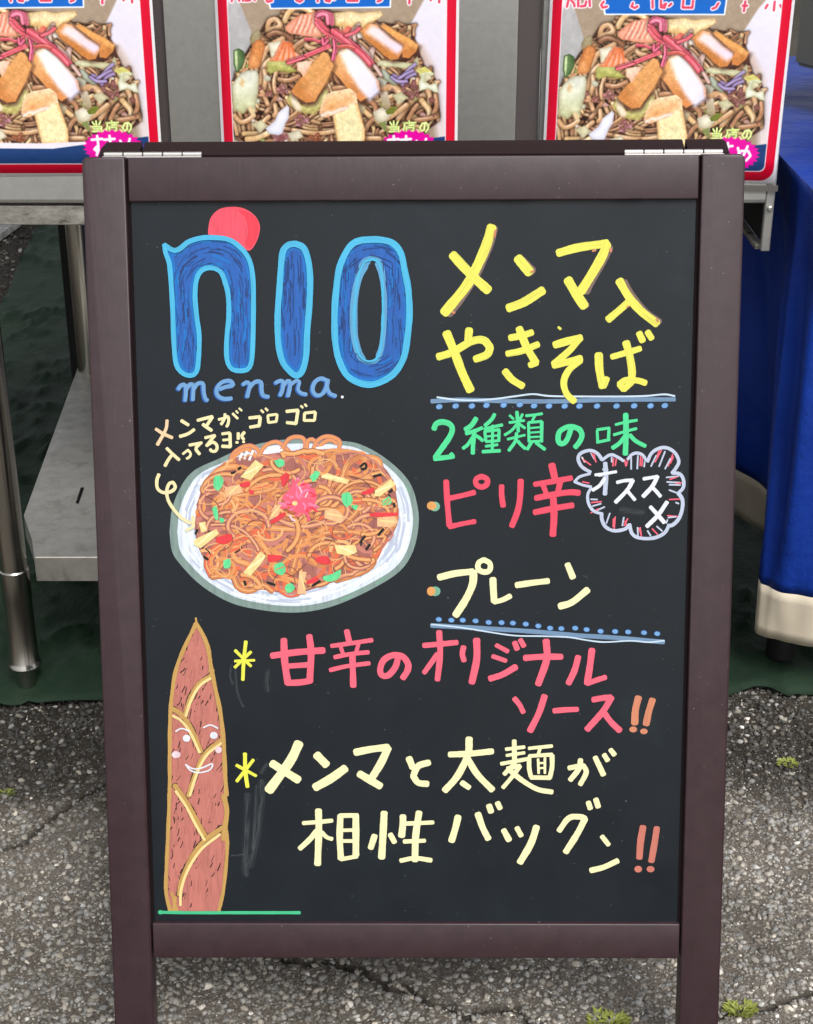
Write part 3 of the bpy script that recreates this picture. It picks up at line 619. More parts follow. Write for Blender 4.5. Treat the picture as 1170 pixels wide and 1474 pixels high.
tx_ = (fbm(Xt*.16, Yt*.16, 3, 201)-.5)*.9+(fbm(Xt*.45, Yt*.45, 2, 202)-.5)*.5
sat_ = (img.max(-1)-img.min(-1)); food = np.clip((sat_-.10)*6, 0, 1)*(Yt < yb)*(Yt > TH*.42)
blue_ = (img[..., 2] > img[..., 0]+.15) | ((img[..., 0] > .8) & (img[..., 1] < .25))
food = np.where(blue_, 0, food); lum_ = img.mean(-1)
img[:] = np.clip(img*(1+(tx_*.20*food)[..., None])+(np.clip((fbm(Xt*.22, Yt*.22, 3, 205)-.64)*7, 0, 1)*food*lum_*.12)[..., None], 0, 1)
cont = img.copy(); img[:] = 0
fillp(rrect(26, 12), (255, 255, 255), grain=0); msk_ = img.copy(); img = FRM*(1-msk_)+cont*msk_
img = np.clip(img+(NR.rand(TH, TW, 1)-.5)*.02, 0, 1)
pim = bpy.data.images.new('poster_print', TW, TH, alpha=False); buf = np.ones((TH, TW, 4), np.float32); buf[..., :3] = img[::-1]
pim.pixels.foreach_set(buf.ravel()); pim.update(); pim.pack()
m_print = mat('poster_print', (1, 1, 1, 1), .4, spec=.35)
ti = nd(m_print, 'ShaderNodeTexImage'); ti.image = pim; ti.extension = 'EXTEND'
hsn = nd(m_print, 'ShaderNodeHueSaturation', Saturation=1.02, Value=1.0); lk(m_print, ti.outputs[0], hsn.inputs['Color']); lk(m_print, hsn.outputs[0], bsdf(m_print).inputs['Base Color'])
m_paper = mat('white_paper', (.8, .8, .8, 1), .6)
m_sleeve = bpy.data.materials.new('clear_film'); m_sleeve.use_nodes = True
bs = bsdf(m_sleeve); bs.inputs['Base Color'].default_value = (.95, .97, .97, 1); bs.inputs['Roughness'].default_value = .12; bs.inputs['Transmission Weight'].default_value = 1.0; bs.inputs['IOR'].default_value = 1.05; bs.inputs['Alpha'].default_value = .22
def poster(px, py, label, rot=0.0, sleeve=False):
    e = empty('menu_poster', (px, PY, py), label, 'poster', 'food posters hung on the steel panels')
    nxx, nz = 14, 14; V = []; uv = []
    for j in range(nz+1):
        for i in range(nxx+1):
            u, v = i/nxx, j/nz; V.append((u*PW, -.0006*math.sin(u*5+v*3+px*9)-.0008*(1-v)**3, v*PHm)); uv.append((u, v))
    Fq = [(j*(nxx+1)+i, j*(nxx+1)+i+1, (j+1)*(nxx+1)+i+1, (j+1)*(nxx+1)+i) for j in range(nz) for i in range(nxx)]
    o = mkobj('printed_sheet', V, Fq, m_print, e, True, uv)
    md = o.modifiers.new('thickness', 'SOLIDIFY'); md.thickness = .0004; md.offset = -1
    e.rotation_euler = (0, rot, 0)
    if sleeve:
        a, b, c, d_ = -.013, PW+.004, -.0075, PHm+.01
        mkobj('plastic_sleeve', [(a, -.0028, c), (b, -.0028, c), (b, -.0028, d_), (a, -.0028, d_)], [(0, 1, 2, 3)], m_sleeve, e)
        mkobj('sleeve_hem', [(a, -.0032, c-.002), (b, -.0032, c-.002), (b, -.0032, c+.0055), (a, -.0032, c+.0055), (a, -.002, c-.002), (b, -.002, c-.002), (b, -.002, c+.0055), (a, -.002, c+.0055)], [(0, 1, 2, 3), (5, 4, 7, 6), (4, 5, 1, 0), (3, 2, 6, 7)], mat('sleeve_edge', lin(96, 94, 90), .35), e)
    return e
poster(on_y(219, 0, PY)[0]-PW, PZ0, 'yakisoba photo poster at the left with its navy foot and red border showing')
poster(PX0, PZ0, 'yakisoba photo poster in the middle between two strips of bare steel')
poster(on_y(792, 0, PY)[0]-.003, PZ0-.006, 'yakisoba photo poster at the right in a clear plastic sleeve', .012, True)

# ================================================================== BLUE CLOTH TABLE
bt = empty('cloth_covered_table', (.95, 2.3, 0), 'table under a royal blue cloth with a cream hem, to the right of the sign', 'table')
W(bmobj('table_top', box_bm(.51, 1.6, 1.88, 2.9, .70, .722, .003), m_black, bt))
fp = on_z(1122, 945, .012)
W(bmobj('leg', lathe_bm([(.018, .013), (.021, .016), (.021, .05), (.019, .055), (.019, .70)]), m_black, bt, True)).location = (fp[0], fp[1], 0)
lg = bt.children[-1].copy(); COL.objects.link(lg); lg.location = (fp[0]+.03, 2.78, 0)
Bp = np.array([(1.6, 1.915), (.90, 1.92), (.70, 1.932), (.61, 1.943), (.56, 1.957), (.525, 1.972), (.504, 1.988), (.499, 2.006), (.506, 2.03), (.53, 2.07), (.575, 2.13), (.605, 2.19), (.60, 2.26), (.575, 2.325), (.547, 2.392), (.51, 2.46), (.495, 2.58), (.50, 2.75), (.50, 2.9)])
Tp = np.array([(1.6, 1.86), (.90, 1.86), (.70, 1.86), (.56, 1.86), (.51, 1.862), (.4955, 1.88), (.493, 1.93), (.4925, 1.97), (.4925, 2.01), (.4925, 2.05), (.4925, 2.10), (.4925, 2.16), (.4925, 2.22), (.4925, 2.30), (.4925, 2.38), (.4925, 2.46), (.4925, 2.58), (.4925, 2.75), (.4925, 2.9)])
Bs, Ts = smooth(Bp, 8), smooth(Tp, 8); Ztop, Zh, Zbot = .7352, .148, .080
NV = 40; V = []; mi = []; Fq = []
ns = len(Bs); sp_ = np.linspace(0, 1, ns)
for j in range(NV+1):
    f_ = j/NV; z = Ztop+(Zbot-Ztop)*f_
    k_ = f_**.75
    for i in range(ns):
        p = Ts[i]*(1-k_)+Bs[i]*k_
        wv = .008*math.sin(i*.42+1.2*math.sin(f_*3))*math.sin(f_*3.1)*(1 if i > 20 else .5)+.006*(float(vnoise(i*.22, f_*6, 4))-.5)*min(1, f_*4)
        zz = z if f_ > .02 else z-.002*f_/.02
        V.append((p[0]+wv, p[1]+wv*.6, zz))
jh = max(j for j in range(NV+1) if Ztop+(Zbot-Ztop)*j/NV > Zh)
for j in range(jh):
    for i in range(ns-1): Fq.append((j*ns+i, j*ns+i+1, (j+1)*ns+i+1, (j+1)*ns+i))
cl = W(mkobj('tablecloth', V, Fq, m_cloth, bt, True)); md = cl.modifiers.new('t', 'SOLIDIFY'); md.thickness = .001
VH = V[jh*ns:]; Fh = [(j*ns+i, j*ns+i+1, (j+1)*ns+i+1, (j+1)*ns+i) for j in range(NV-jh) for i in range(ns-1)]
hm = W(mkobj('hem', VH, Fh, m_hem, bt, True)); md = hm.modifiers.new('t', 'SOLIDIFY'); md.thickness = .0016
gx = np.linspace(.4925, 1.6, 60); gy = np.linspace(1.86, 2.9, 60); V = []
for y in gy:
    for x in gx: V.append((x, y, .7352+(.004*float(fbm(x*5, y*12, 3, 6)) if .50 < x else 0)))
W(mkobj('cloth_top', V, [(j*60+i, j*60+i+1, (j+1)*60+i+1, (j+1)*60+i) for j in range(59) for i in range(59)], m_cloth, bt, True))
# steel pan standing on the cloth
pn = empty('steel_pan', (.64, 2.62, .742), 'dull steel food pan on the blue cloth at the top right corner', 'pan')
a0 = on_y(1146, 40, 2.42); a1 = on_y(1172, 57, 2.30)
bm = bmesh.new()
lo = [bm.verts.new(p) for p in ((a0[0], 2.42, .80), (a0[0]+.16, 2.10, .80), (a0[0]+.62, 2.32, .80), (a0[0]+.46, 2.64, .80))]
hi = [bm.verts.new((v.co.x, v.co.y, .93)) for v in lo]
bm.faces.new(lo[::-1]); bm.faces.new(hi)
for i in range(4): bm.faces.new((lo[i], lo[(i+1) % 4], hi[(i+1) % 4], hi[i]))
bmesh.ops.recalc_face_normals(bm, faces=bm.faces[:]); bmesh.ops.bevel(bm, geom=bm.edges[:], offset=.006, segments=3, affect='EDGES')
W(bmobj('body', bm, mat('dull_pan_steel', (.22, .22, .2, 1), .5, .6), pn, True))
for fx_, fy_ in ((.07, 2.42), (.17, 2.2), (.5, 2.36), (.44, 2.55)):
    W(bmobj('foot', lathe_bm([(.012, .742), (.012, .802)], 16), m_black, pn, True)).location = (a0[0]+fx_, fy_, 0)

# ================================================================== SHADE CANOPY above the stall, added out of view to cast the shade
tn = empty('shade_canopy', (0, 3.3, 0), 'unseen canopy roof added over the stall to shade the tarp and tables', 'shade_roof')
V = [(-2.0, 2.15, 2.15), (2.2, 2.15, 2.15), (2.2, 4.3, 2.15), (-2.0, 4.3, 2.15), (0.1, 3.2, 2.75)]
o = W(mkobj('canopy', V, [(0, 1, 4), (1, 2, 4), (2, 3, 4), (3, 0, 4)], m_canvas, tn)); md = o.modifiers.new('t', 'SOLIDIFY'); md.thickness = .002
for x, y in ((-1.97, 2.2), (2.17, 2.2), (2.17, 4.27), (-1.97, 4.27)):
    W(bmobj('post', box_bm(x-.015, x+.015, y-.015, y+.015, 0, 2.16, .002), m_hinge, tn))

# ================================================================== A-FRAME CHALKBOARD
BX, BY, BZ, LEAN, YAW, ROLL = .00562, 1.44408, .88195, .26408, -.013062, .007708
u_ = Vector((math.cos(ROLL), math.sin(ROLL)*math.sin(LEAN), math.sin(ROLL)*math.cos(LEAN)))
v_ = Vector((-math.sin(ROLL), math.cos(ROLL)*math.sin(LEAN), math.cos(ROLL)*math.cos(LEAN)))
Rz = Matrix.Rotation(YAW, 3, 'Z'); u_ = Rz @ u_; v_ = Rz @ v_; n_b = u_.cross(v_)       # n_b points to the viewer
MB = Matrix((u_, v_, n_b)).transposed().to_4x4(); MB.translation = Vector((BX, BY, BZ))  # local: x right, y up the board, z out
sg = empty('a_frame_chalkboard', (0, 0, 0), 'brown framed A-frame chalkboard with hand-lettered noodle menu and drawings in coloured marker', 'chalkboard sign')
base = Vector((BX, BY-.10, 0)); sg.location = base
MBL = Matrix.Translation(-base) @ MB
def bpt(px, py, n=0.0):
    d = Vector(ray(px, py)); o = Vector((0, 0, CAM_H)); p0 = MB.translation+n_b*n
    t = (p0-o).dot(n_b)/d.dot(n_b); l = MB.inverted() @ (o+d*t); return (l.x, l.y)
HW, ST, TR = .300, .0403, .04004
LT = BZ/math.cos(LEAN)+.004              # leg length to the ground
FT = .024
def bar(name, x0, x1, y0, y1, z0, z1, bev=.0022, mt=None, mw=None, corner=None, parent=None):
    bm = bmesh.new()
    if corner:
        side, r, kind = corner; pts = []
        xo, xi = (x0, x1) if side < 0 else (x1, x0)
        pts = [(xi, y0), (xi, y1)]
        if kind == 'round': pts += [(xo-side*r+side*r*math.sin(a), y1-r+r*math.cos(a)) for a in np.linspace(0, math.pi/2, 7)]
        else: pts += [(xo-side*r, y1), (xo, y1-r)]
        pts.append((xo, y0))
        if side > 0: pts = pts[::-1]
        a = [bm.verts.new((x, y, z0)) for x, y in pts]; b = [bm.verts.new((x, y, z1)) for x, y in pts]
        bm.faces.new(a); bm.faces.new(b[::-1])
        for i in range(len(pts)): bm.faces.new((a[i], a[(i+1) % len(pts)], b[(i+1) % len(pts)], b[i]))
        bmesh.ops.recalc_face_normals(bm, faces=bm.faces[:])
        ed = [e for e in bm.edges if abs(e.verts[0].co.z-e.verts[1].co.z) < 1e-6]
        bmesh.ops.bevel(bm, geom=ed, offset=bev, segments=3, affect='EDGES', profile=.5)
    else: bm.free(); bm = box_bm(x0, x1, y0, y1, z0, z1, bev, 3)
    return bmobj(name, bm, mt or m_frame, parent or sg, True, mw if mw is not None else MBL)
def leaf(mw, front=True):
    g_ = .0011
    bar('stile', -HW, -HW+ST-g_, -LT, 0, -FT, 0, mw=mw, corner=(-1, .0035 if front else .006, 'chamfer'))
    bar('stile', HW-ST+g_, HW, -LT, 0, -FT, 0, mw=mw, corner=(1, .006, 'round'))
    bar('top_rail', -HW+ST+g_, HW-ST-g_, -TR, -.0006, -FT+.001, -.0006, .0014, mw=mw)
    by = -TR-.6974
    bar('bottom_rail', -HW+ST+g_*.4, HW-ST-g_*.4, by-.0365, by, -FT+.001, -.0006, .0016, mw=mw)
    # dark tongue showing in the mitre gap
    bar('inner_bead', -HW+ST-.002, -HW+ST+.0022, by, -.003, -FT+.003, -.0055, 0, m_dark, mw)
    bar('inner_bead', HW-ST-.0022, HW-ST+.002, by, -.003, -FT+.003, -.0055, 0, m_dark, mw)
leaf(MBL)
PN = -.0062
pbm = box_bm(-HW+ST-.004, HW-ST+.004, -TR-.6974-.004, -TR+.004, -.012, PN)
panel = bmobj('chalk_panel', pbm, m_board, sg, False, MBL)
# rear leaf, swung back from the hinge line
hinge_y, hinge_z = .0032, -.0115
RB = MBL @ Matrix.Translation((0, 0, -FT-.0005)) @ Matrix.Rotation(2*LEAN, 4, 'X')
RB = MBL @ Matrix.Translation((0, .0035, -FT-.0035)) @ Matrix.Rotation(2*LEAN, 4, 'X') @ Matrix.Translation((0, 0, 0))
def rear():
    g_ = .0011; z0, z1 = -.026, 0
    w_ = HW-.008
    for s_ in (-1, 1):
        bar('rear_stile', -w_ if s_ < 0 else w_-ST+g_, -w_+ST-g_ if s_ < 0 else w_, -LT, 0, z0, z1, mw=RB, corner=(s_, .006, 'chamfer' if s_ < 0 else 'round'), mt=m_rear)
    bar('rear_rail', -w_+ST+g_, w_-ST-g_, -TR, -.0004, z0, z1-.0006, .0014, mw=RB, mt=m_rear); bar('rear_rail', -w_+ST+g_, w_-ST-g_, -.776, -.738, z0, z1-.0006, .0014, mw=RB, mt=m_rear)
    bar('rear_panel', -w_+ST-.003, w_-ST+.003, -.741, -TR+.003, -.018, -.008, 0, m_board, RB)
m_rear = mat('brown_paint_rear_dark', lin(40, 26, 28), .75, spec=.2)  # rear leaf in a darker, duller brown than the front
rear()
# hinges: leaves and knuckles on the top seam
m_leafw = m_hinge
for pa_, pb_ in ((142, 286), (902, 1047)):
    xA, xB = bpt(pa_, 222)[0], bpt(pb_, 220)[0]; hx = (xA+xB)/2; hw = (xB-xA)/2
    hg = bmobj('hinge', box_bm(-hw, hw, -.0006, .0010, -.009, -.0015, .0003), m_hinge, sg, False, MBL @ Matrix.Translation((hx, 0, -FT+.0105)))
    for k_ in range(5):
        w1 = 2*hw/5; xx0 = hx-hw+k_*w1+.0004; xx1 = xx0+w1-.0008
        bm = lathe_bm([(.0018, 0), (.0023, .0005), (.0023, xx1-xx0-.0005), (.0018, xx1-xx0)], 16)
        kn = bmobj('knuckle', bm, m_hinge, hg, True)
        kn.matrix_local = Matrix.Translation((xx0-hx, .0030, -.0085-.0015*(k_ % 2)*.3)) @ Matrix.Rotation(math.pi/2, 4, 'Y')

# ------------------------------------------------------------------ marker strokes on the panel
ZN = [0.00005]
REG = dict(R1=(220, 280, 2.925), R2=(600, 300, 2.925), R3=(600, 570, 2.925), G1=(610, 580, 5.85), G2=(790, 580, 5.85), P1=(610, 660, 5.85), B1=(810, 630, 5.85), PL=(610, 790, 4.5),
           K1=(320, 890, 3.9), K2=(600, 890, 3.9), K3=(720, 990, 4.68), M1=(330, 1050, 3.9), M2=(620, 1050, 3.9), M3=(420, 1150, 4.179), M4=(680, 1140, 4.179), T1=(215, 570, 4.5), ME=(240, 530, 4.5),
           NW=(210, 570, 2.854), NL=(210, 660, 5.85), N1=(320, 610, 7.8), N2=(460, 620, 7.8), N3=(270, 730, 7.8), N4=(410, 730, 7.8), TK=(210, 870, 3.1375))
PXM = 1/1545.0
class Art:
    """collects strokes and fills of several inks into one thin mesh"""
    def __init__(s, name, label=None, dz=1.0):
        ZN[0] = .00004; s.k = dz; s.wk = 1.0
        s.name, s.label, s.V, s.F, s.U, s.M, s.mats = name, label, [], [], [], [], []
    def mi(s, k):
        if k not in s.mats: s.mats.append(k)
        return s.mats.index(k)
    def fill(s, k, reg, pts, holes=(), raw=False, dz=.00002):
        r = REG[reg]; loops = []
        for L in (pts,)+tuple(holes):
            P = smooth(np.array(list(L)+[L[0]]), 4)[:-1] if not raw else np.array(L)
            loops.append([Vector((*bpt(r[0]+x/r[2], r[1]+y/r[2], PN), PN+ZN[0])) for x, y in P])
        ZN[0] += dz*s.k; b = len(s.V); flat = [p for L in loops for p in L]
        for t in tessellate_polygon(loops):
            a_, b_, c_ = (flat[i] for i in t)
            if (b_-a_).cross(c_-a_).z < 0: t = t[::-1]
            s.F.append(tuple(b+i for i in t)); s.M.append(s.mi(k))
        s.V += [tuple(p) for p in flat]; s.U += [(p[1]*1.0, p[0]*40) for p in flat]
    def line(s, k, wpx, P, taper=0, jit=.035, dz=.000012, flat=.5):
        """P: photo-pixel points; ribbon with rounded ends and a slightly uneven edge"""
        P = [bpt(x, y, PN) for x, y in P]; w_ = wpx*PXM/2*1.07*s.wk
        if len(P) == 1: P = [P[0], (P[0][0]+1e-4, P[0][1])]
        P = np.array(P)
        seg = np.hypot(*np.diff(P, axis=0).T); L = seg.sum()+1e-9
        n = max(3, int(L/.0016)); n = min(n, 160)
        cum = np.concatenate([[0], np.cumsum(seg)]); t = np.linspace(0, L, n)
        Q = np.stack([np.interp(t, cum, P[:, 0]), np.interp(t, cum, P[:, 1])], -1)
        T = np.gradient(Q, axis=0); T /= np.hypot(*T.T)[:, None]+1e-12; Nn = np.stack([-T[:, 1], T[:, 0]], -1)
        ww = w_*(1+(np.array([R.gauss(0, 1) for _ in range(n)])*jit*.5+jit*np.sin(t*210+R.uniform(0, 6))))
        if taper: ww = ww*(1-taper*(t/L))
        b = len(s.V); u0 = R.uniform(0, 50); m_ = s.mi(k)
        z = PN+ZN[0]+np.linspace(0, dz*s.k, n)
        # end caps: a blunt, slightly rounded nib
        capw = [(-.55*flat*2, .45), (-.35*flat*2, .8)]
        rows = []
        for o_, f_ in capw: rows.append((Q[0]+T[0]*o_*ww[0], Nn[0]*ww[0]*f_, z[0], 0))
        for i in range(n): rows.append((Q[i], Nn[i]*ww[i], z[i], t[i]))
        for o_, f_ in capw[::-1]: rows.append((Q[-1]-T[-1]*o_*ww[-1], Nn[-1]*ww[-1]*f_, z[-1], L))
        for c, nn, zz, tt in rows:
            s.V += [(c[0]+nn[0], c[1]+nn[1], zz), (c[0]-nn[0], c[1]-nn[1], zz)]
            s.U += [(u0+tt, 1), (u0+tt, 0)]
        for i in range(len(rows)-1):
            s.F.append((b+2*i, b+2*i+1, b+2*i+3, b+2*i+2)); s.M.append(m_)
        ZN[0] += (dz+.000006)*s.k
    def s(s, k, reg, txt, sm=True, split=62, **kw):
        """';'-separated strokes: width x y x y ... in zoomed-crop coordinates"""
        r = REG[reg]
        for st in txt.split(';'):
            v = [float(x) for x in st.split()]
            if len(v) < 3: continue
            P = np.array(list(zip(v[1::2], v[2::2]))); P = np.stack([r[0]+P[:, 0]/r[2], r[1]+P[:, 1]/r[2]], -1)
            parts = []; cur = [P[0]]
            for i in range(1, len(P)):
                cur.append(P[i])
                if i < len(P)-1:
                    a = P[i]-P[i-1]; b = P[i+1]-P[i]; c = (a@b)/(math.hypot(*a)*math.hypot(*b)+1e-9)
                    if c < math.cos(math.radians(split)): parts.append(cur); cur = [P[i]]
            parts.append(cur)
            for q_ in parts:
                q_ = smooth(np.array(q_), 6) if (sm and len(q_) > 2) else np.array(q_)
                s.line(k, v[0]/r[2], q_, **kw)
    def dot(s, k, reg, x, y, rx, ry=None, a=0.0):
        ry = ry or rx; P = [(x+rx*math.cos(t)*math.cos(a)-ry*math.sin(t)*math.sin(a), y+rx*math.cos(t)*math.sin(a)+ry*math.sin(t)*math.cos(a)) for t in np.arange(0, 6.28, .52)]
        s.fill(k, reg, P)
    def build(s):
        o = mkobj(s.name, s.V, s.F, [ink(k) for k in s.mats], panel, False, s.U)
        o.data.polygons.foreach_set('material_index', s.M)
        if s.label: o['label'] = s.label
        if 'smear' in s.name: o['kind'] = 'stuff'
        return o

# --- logo
A = Art('logo_drawing', 'blue hand-painted nio logo with a red ball', .2)
A.fill('sunred', 'R1', pair('235 130 245 95 280 62 330 52 380 58 425 85 450 130 440 190 410 235 380 225 350 195 300 180 237 172'))
A.fill('sunred2', 'R1', pair('352 62 400 74 440 108 447 145 436 190 408 228 388 205 402 160 392 105 372 80'))
nl = pair('50 212 85 235 112 230 150 200 200 184 250 181 310 187 350 207 390 247 412 292 422 360 424 450 422 600 416 700 400 735 365 742 330 732 312 690 312 600 320 520 318 430 305 370 285 325 245 308 205 320 184 360 178 430 186 520 196 600 192 700 182 750 150 762 115 742 96 700 88 600 84 480 78 380 70 290 55 248')
il = pair('600 207 635 225 655 280 662 350 660 450 650 580 645 680 630 740 605 762 575 742 545 700 528 620 526 500 533 400 540 300 548 240 570 213')
oo = pair('880 192 950 190 1010 205 1045 250 1060 320 1075 400 1080 500 1072 600 1055 690 1010 758 940 796 880 796 820 764 785 700 768 620 765 500 772 400 785 310 815 240 845 205')
oi = pair('925 272 952 288 965 350 968 450 966 560 960 640 940 692 900 700 868 672 850 600 848 500 856 400 870 330 892 285')
A.fill('logoblue', 'R1', nl); A.fill('logoblue', 'R1', il); A.fill('logoblue', 'R1', oo, (oi,))
A_closed = lambda P: ' '.join(f'{x} {y}' for x, y in P+P[:1])
def inset(P, d):
    P = smooth(np.array(P+P[:1]), 3)[:-1]; T = np.roll(P, -1, 0)-np.roll(P, 1, 0); T /= np.hypot(*T.T)[:, None]+1e-9
    N_ = np.stack([-T[:, 1], T[:, 0]], -1); ar = (P[:, 0]*np.roll(P[:, 1], -1)-np.roll(P[:, 0], -1)*P[:, 1]).sum(); Q = P+N_*d*(1 if ar > 0 else -1)
    return [(round(x, 1), round(y, 1)) for x, y in Q]
A.s('logoedge', 'R1', '14 '+A_closed(inset(nl, 14)), split=200, jit=.2); A.s('logoedge', 'R1', '14 '+A_closed(inset(il, 16)), split=200, jit=.2); A.s('logoedge', 'R1', '12 '+A_closed(inset(oo, 17)), split=200, jit=.2); A.s('tealin', 'R1', '16 '+A_closed(inset(oi, -6)), split=200); A.s('tealin', 'R1', '24 910 272 880 320 860 380 850 450 848 520 852 600 866 660 885 695', split=200)
def closed(P): return ' '.join(f'{x} {y}' for x, y in P+P[:1])
rl = random.Random(3)
def hatch(P, n, k, w_, L, ang, sp=.12, reg='R1', hole=None):
    Pn = np.array(P)
    def ins(x, y, PP):
        c = False
        for (ax, ay), (bx, by) in zip(PP, PP[1:]+PP[:1]):
            if (ay > y) != (by > y) and x < ax+(y-ay)*(bx-ax)/(by-ay): c = not c
        return c
    for _ in range(n):
        for _t in range(40):
            x, y = rl.uniform(*Pn[:, 0][[Pn[:, 0].argmin(), Pn[:, 0].argmax()]]), rl.uniform(*Pn[:, 1][[Pn[:, 1].argmin(), Pn[:, 1].argmax()]])
            aa = ang(x, y)+rl.gauss(0, sp); l = L*rl.uniform(.4, 1.1); q_ = [(x+math.cos(aa+c*.15)*l*c, y+math.sin(aa+c*.15)*l*c) for c in (-.5, -.2, .2, .5)]
            if all(ins(*p, P) and not (hole and ins(*p, hole)) for p in q_): break
        else: continue
        A_cur.s(k, reg, f'{w_*rl.uniform(.6, 1.3)} '+' '.join(f'{a_} {b_}' for a_, b_ in q_), jit=.12)
A_cur = A
vert = lambda x, y: math.pi/2
def nang(x, y): return math.atan2(y-380, x-245)+math.pi/2 if y < 380 else math.pi/2
def oang(x, y): return math.atan2((y-495)/2.2, (x-922))+math.pi/2 if (y < 300 or y > 690) else math.pi/2
hatch(nl, 20, 'logoedge', 8, 90, nang); hatch(nl, 120, 'logodark', 2.6, 80, nang, .07)
hatch(il, 44, 'logodark', 2.8, 110, vert, .05)
hatch(oo, 20, 'logoedge', 8, 90, oang, .04, hole=oi); hatch(oo, 80, 'logodark', 2.4, 90, oang, .05, hole=oi)
A.s('tealin', 'R1', '13 190 340 180 400 178 470 188 560 196 640 192 700; 12 300 370 318 430 320 520 312 600', split=200)
A.s('tealin', 'R1', '26 '+'895 300 868 350 850 420 843 500 846 590 862 660; 20 945 290 962 340 975 440 972 560 962 640 948 680', split=200)
A.s('cyan', 'R1', '19 '+closed(nl), split=150); A.s('cyan', 'R1', '24 '+closed(il), split=200); A.s('cyan', 'R1', '25 '+closed(oo), split=200); A.s('cyan', 'R1', '9 '+closed(oi), split=200, jit=.2)
A.s('cyan', 'R1', '14 537 300 528 400 522 500 524 600 545 700; 12 775 400 768 500 770 620 790 705', split=200)
A.build()
# --- menma
A = Art('lettering', 'light blue word menma under the logo'); A.wk = 1.2
me_ = '20 75 135 95 110 120 110 125 150 120 210; 20 125 140 150 105 172 110 172 160 170 205; 20 172 140 200 100 235 100 240 150 250 195 265 208;20 345 135 385 120 430 110 410 82 360 90 325 130 330 175 370 198 420 195;20 495 105 520 90 540 110 530 150 522 185;20 535 130 570 90 610 90 615 140 625 175 660 185;20 705 95 735 80 755 90 750 140 735 175; 20 750 120 785 80 800 95 795 140 785 180; 18 798 110 840 80 860 90 850 135 870 160 905 170;20 1040 80 1000 65 960 90 945 140 970 175 1010 165 1035 120 1045 75;20 1040 80 1040 130 1060 165 1095 180'
REG['MEo'] = (239, 530.8, 4.5); A.s('skydark', 'MEo', me_.replace('20 ', '24 ', 1), split=200); REG['MEp'] = (238.2, 531.2, 4.5); A.s('logoblue', 'MEp', me_, split=200); A.s('skyblue', 'ME', me_, split=200); A.dot('white', 'ME', 1137, 186, 9); A.build()
# --- headline
A = Art('lettering', 'bold yellow headline in the upper right of the board')
h1 = '38 315 78 290 160 250 250 205 330 115 440; 36 150 195 200 250 250 300 300 345;38 425 210 475 270; 34 385 420 450 395 530 345;32 595 188 680 165 800 148; 36 800 150 780 200 740 270 690 350; 36 635 300 670 360 705 412;32 852 305 890 370 940 430 1010 485; 28 890 395 850 430 805 468'
REG['R2o'] = (603.2, 301.6, 2.925); A.s('pshadow', 'R2o', '34 315 78 290 160 250 250 205 330 125 440;36 425 210 475 262;34 800 158 780 200 740 270 700 345; 30 635 310 670 360 702 408;28 862 305 900 370 950 430 1010 475')
A.s('yellow', 'R2', h1)
A.s('yellow', 'R2', '30 90 625 150 605 230 560 280 555 308 585 295 615 245 635; 30 220 510 215 555; 34 125 525 160 610 190 690 225 765;26 392 545 440 536 485 522; 26 380 612 440 600 510 572; 30 430 505 460 580 500 650; 24 505 650 475 660;28 370 685 400 720 445 748;30 580 575 630 560 690 545; 26 688 545 640 600 575 655; 28 575 660 640 645 690 632; 26 688 640 640 680 618 730 630 780 662 812;32 765 615 768 680 782 750; 24 785 750 800 715; 24 820 625 880 608 940 590; 30 880 565 895 620 905 690 900 735; 24 900 735 870 762 852 740 880 722 930 725 962 735;26 935 525 950 558; 26 970 520 988 548;10 595 500 605 508')
A.s('peachmark', 'R2', '8 738 180 752 176;10 815 170 816 182;10 150 436 158 440;7 480 268 492 262;6 884 415 893 412;7 1008 466 1016 476;7 326 120 330 92'); A.build()
A = Art('divider_line', 'blue double underline with a row of dots below the headline')
A.s('band', 'R2', '17 62 812 200 806 400 812 600 812 800 806 1085 804', split=200); A.s('linelight', 'R2', '7 85 795 160 805 240 808 330 802 420 790 490 782 560 790 700 792 850 792 960 790 1040 783 1085 790', split=200)
A.s('yellow', 'R2', '18 630 785 662 812', taper=.5)
for x, y in ((94, 835), (163, 832), (231, 832), (293, 829), (365, 828), (433, 826), (493, 831), (556, 832), (622, 832), (684, 832), (758, 832), (840, 832), (914, 831), (983, 831), (1043, 830)): A.dot('skydark', 'R2', x, y, 15, 12, -.3); A.dot('dotblue', 'R2', x, y, 12.5, 9.5, -.3)
A.build()
A = Art('lettering', 'green line of text about two flavours'); A.wk = 1.16
A.s('green', 'G1', '38 85 220 105 175 160 160 220 180 240 225 215 290 160 370 95 460; 34 90 468 160 462 250 450; 28 245 450 228 428;34 440 130 400 190 350 225; 26 355 258 430 235 490 210; 30 425 240 415 340 412 425; 24 410 290 370 350 330 382; 24 430 270 470 295 495 318;26 595 95 570 140 515 190; 22 510 220 590 200 660 185; 20 512 240 522 320; 20 515 240 635 225; 22 633 230 630 320; 15 520 283 625 273; 20 522 325 630 318; 20 580 190 575 410; 20 520 365 620 352; 24 495 410 640 402;18 722 105 755 135; 18 830 95 810 135;24 782 75 790 150 795 240;18 720 165 845 148; 20 790 170 740 230 680 270; 20 800 175 850 212;18 705 305 850 270; 24 780 255 770 320 715 400; 22 790 320 820 355 855 385;20 860 108 930 100 995 90; 18 935 105 912 150; 20 880 168 885 325; 20 880 165 990 155; 24 992 160 990 325; 14 890 212 985 203; 14 890 250 985 243; 14 890 288 985 283;18 885 325 990 320; 24 905 330 870 390; 24 945 335 1018 390')
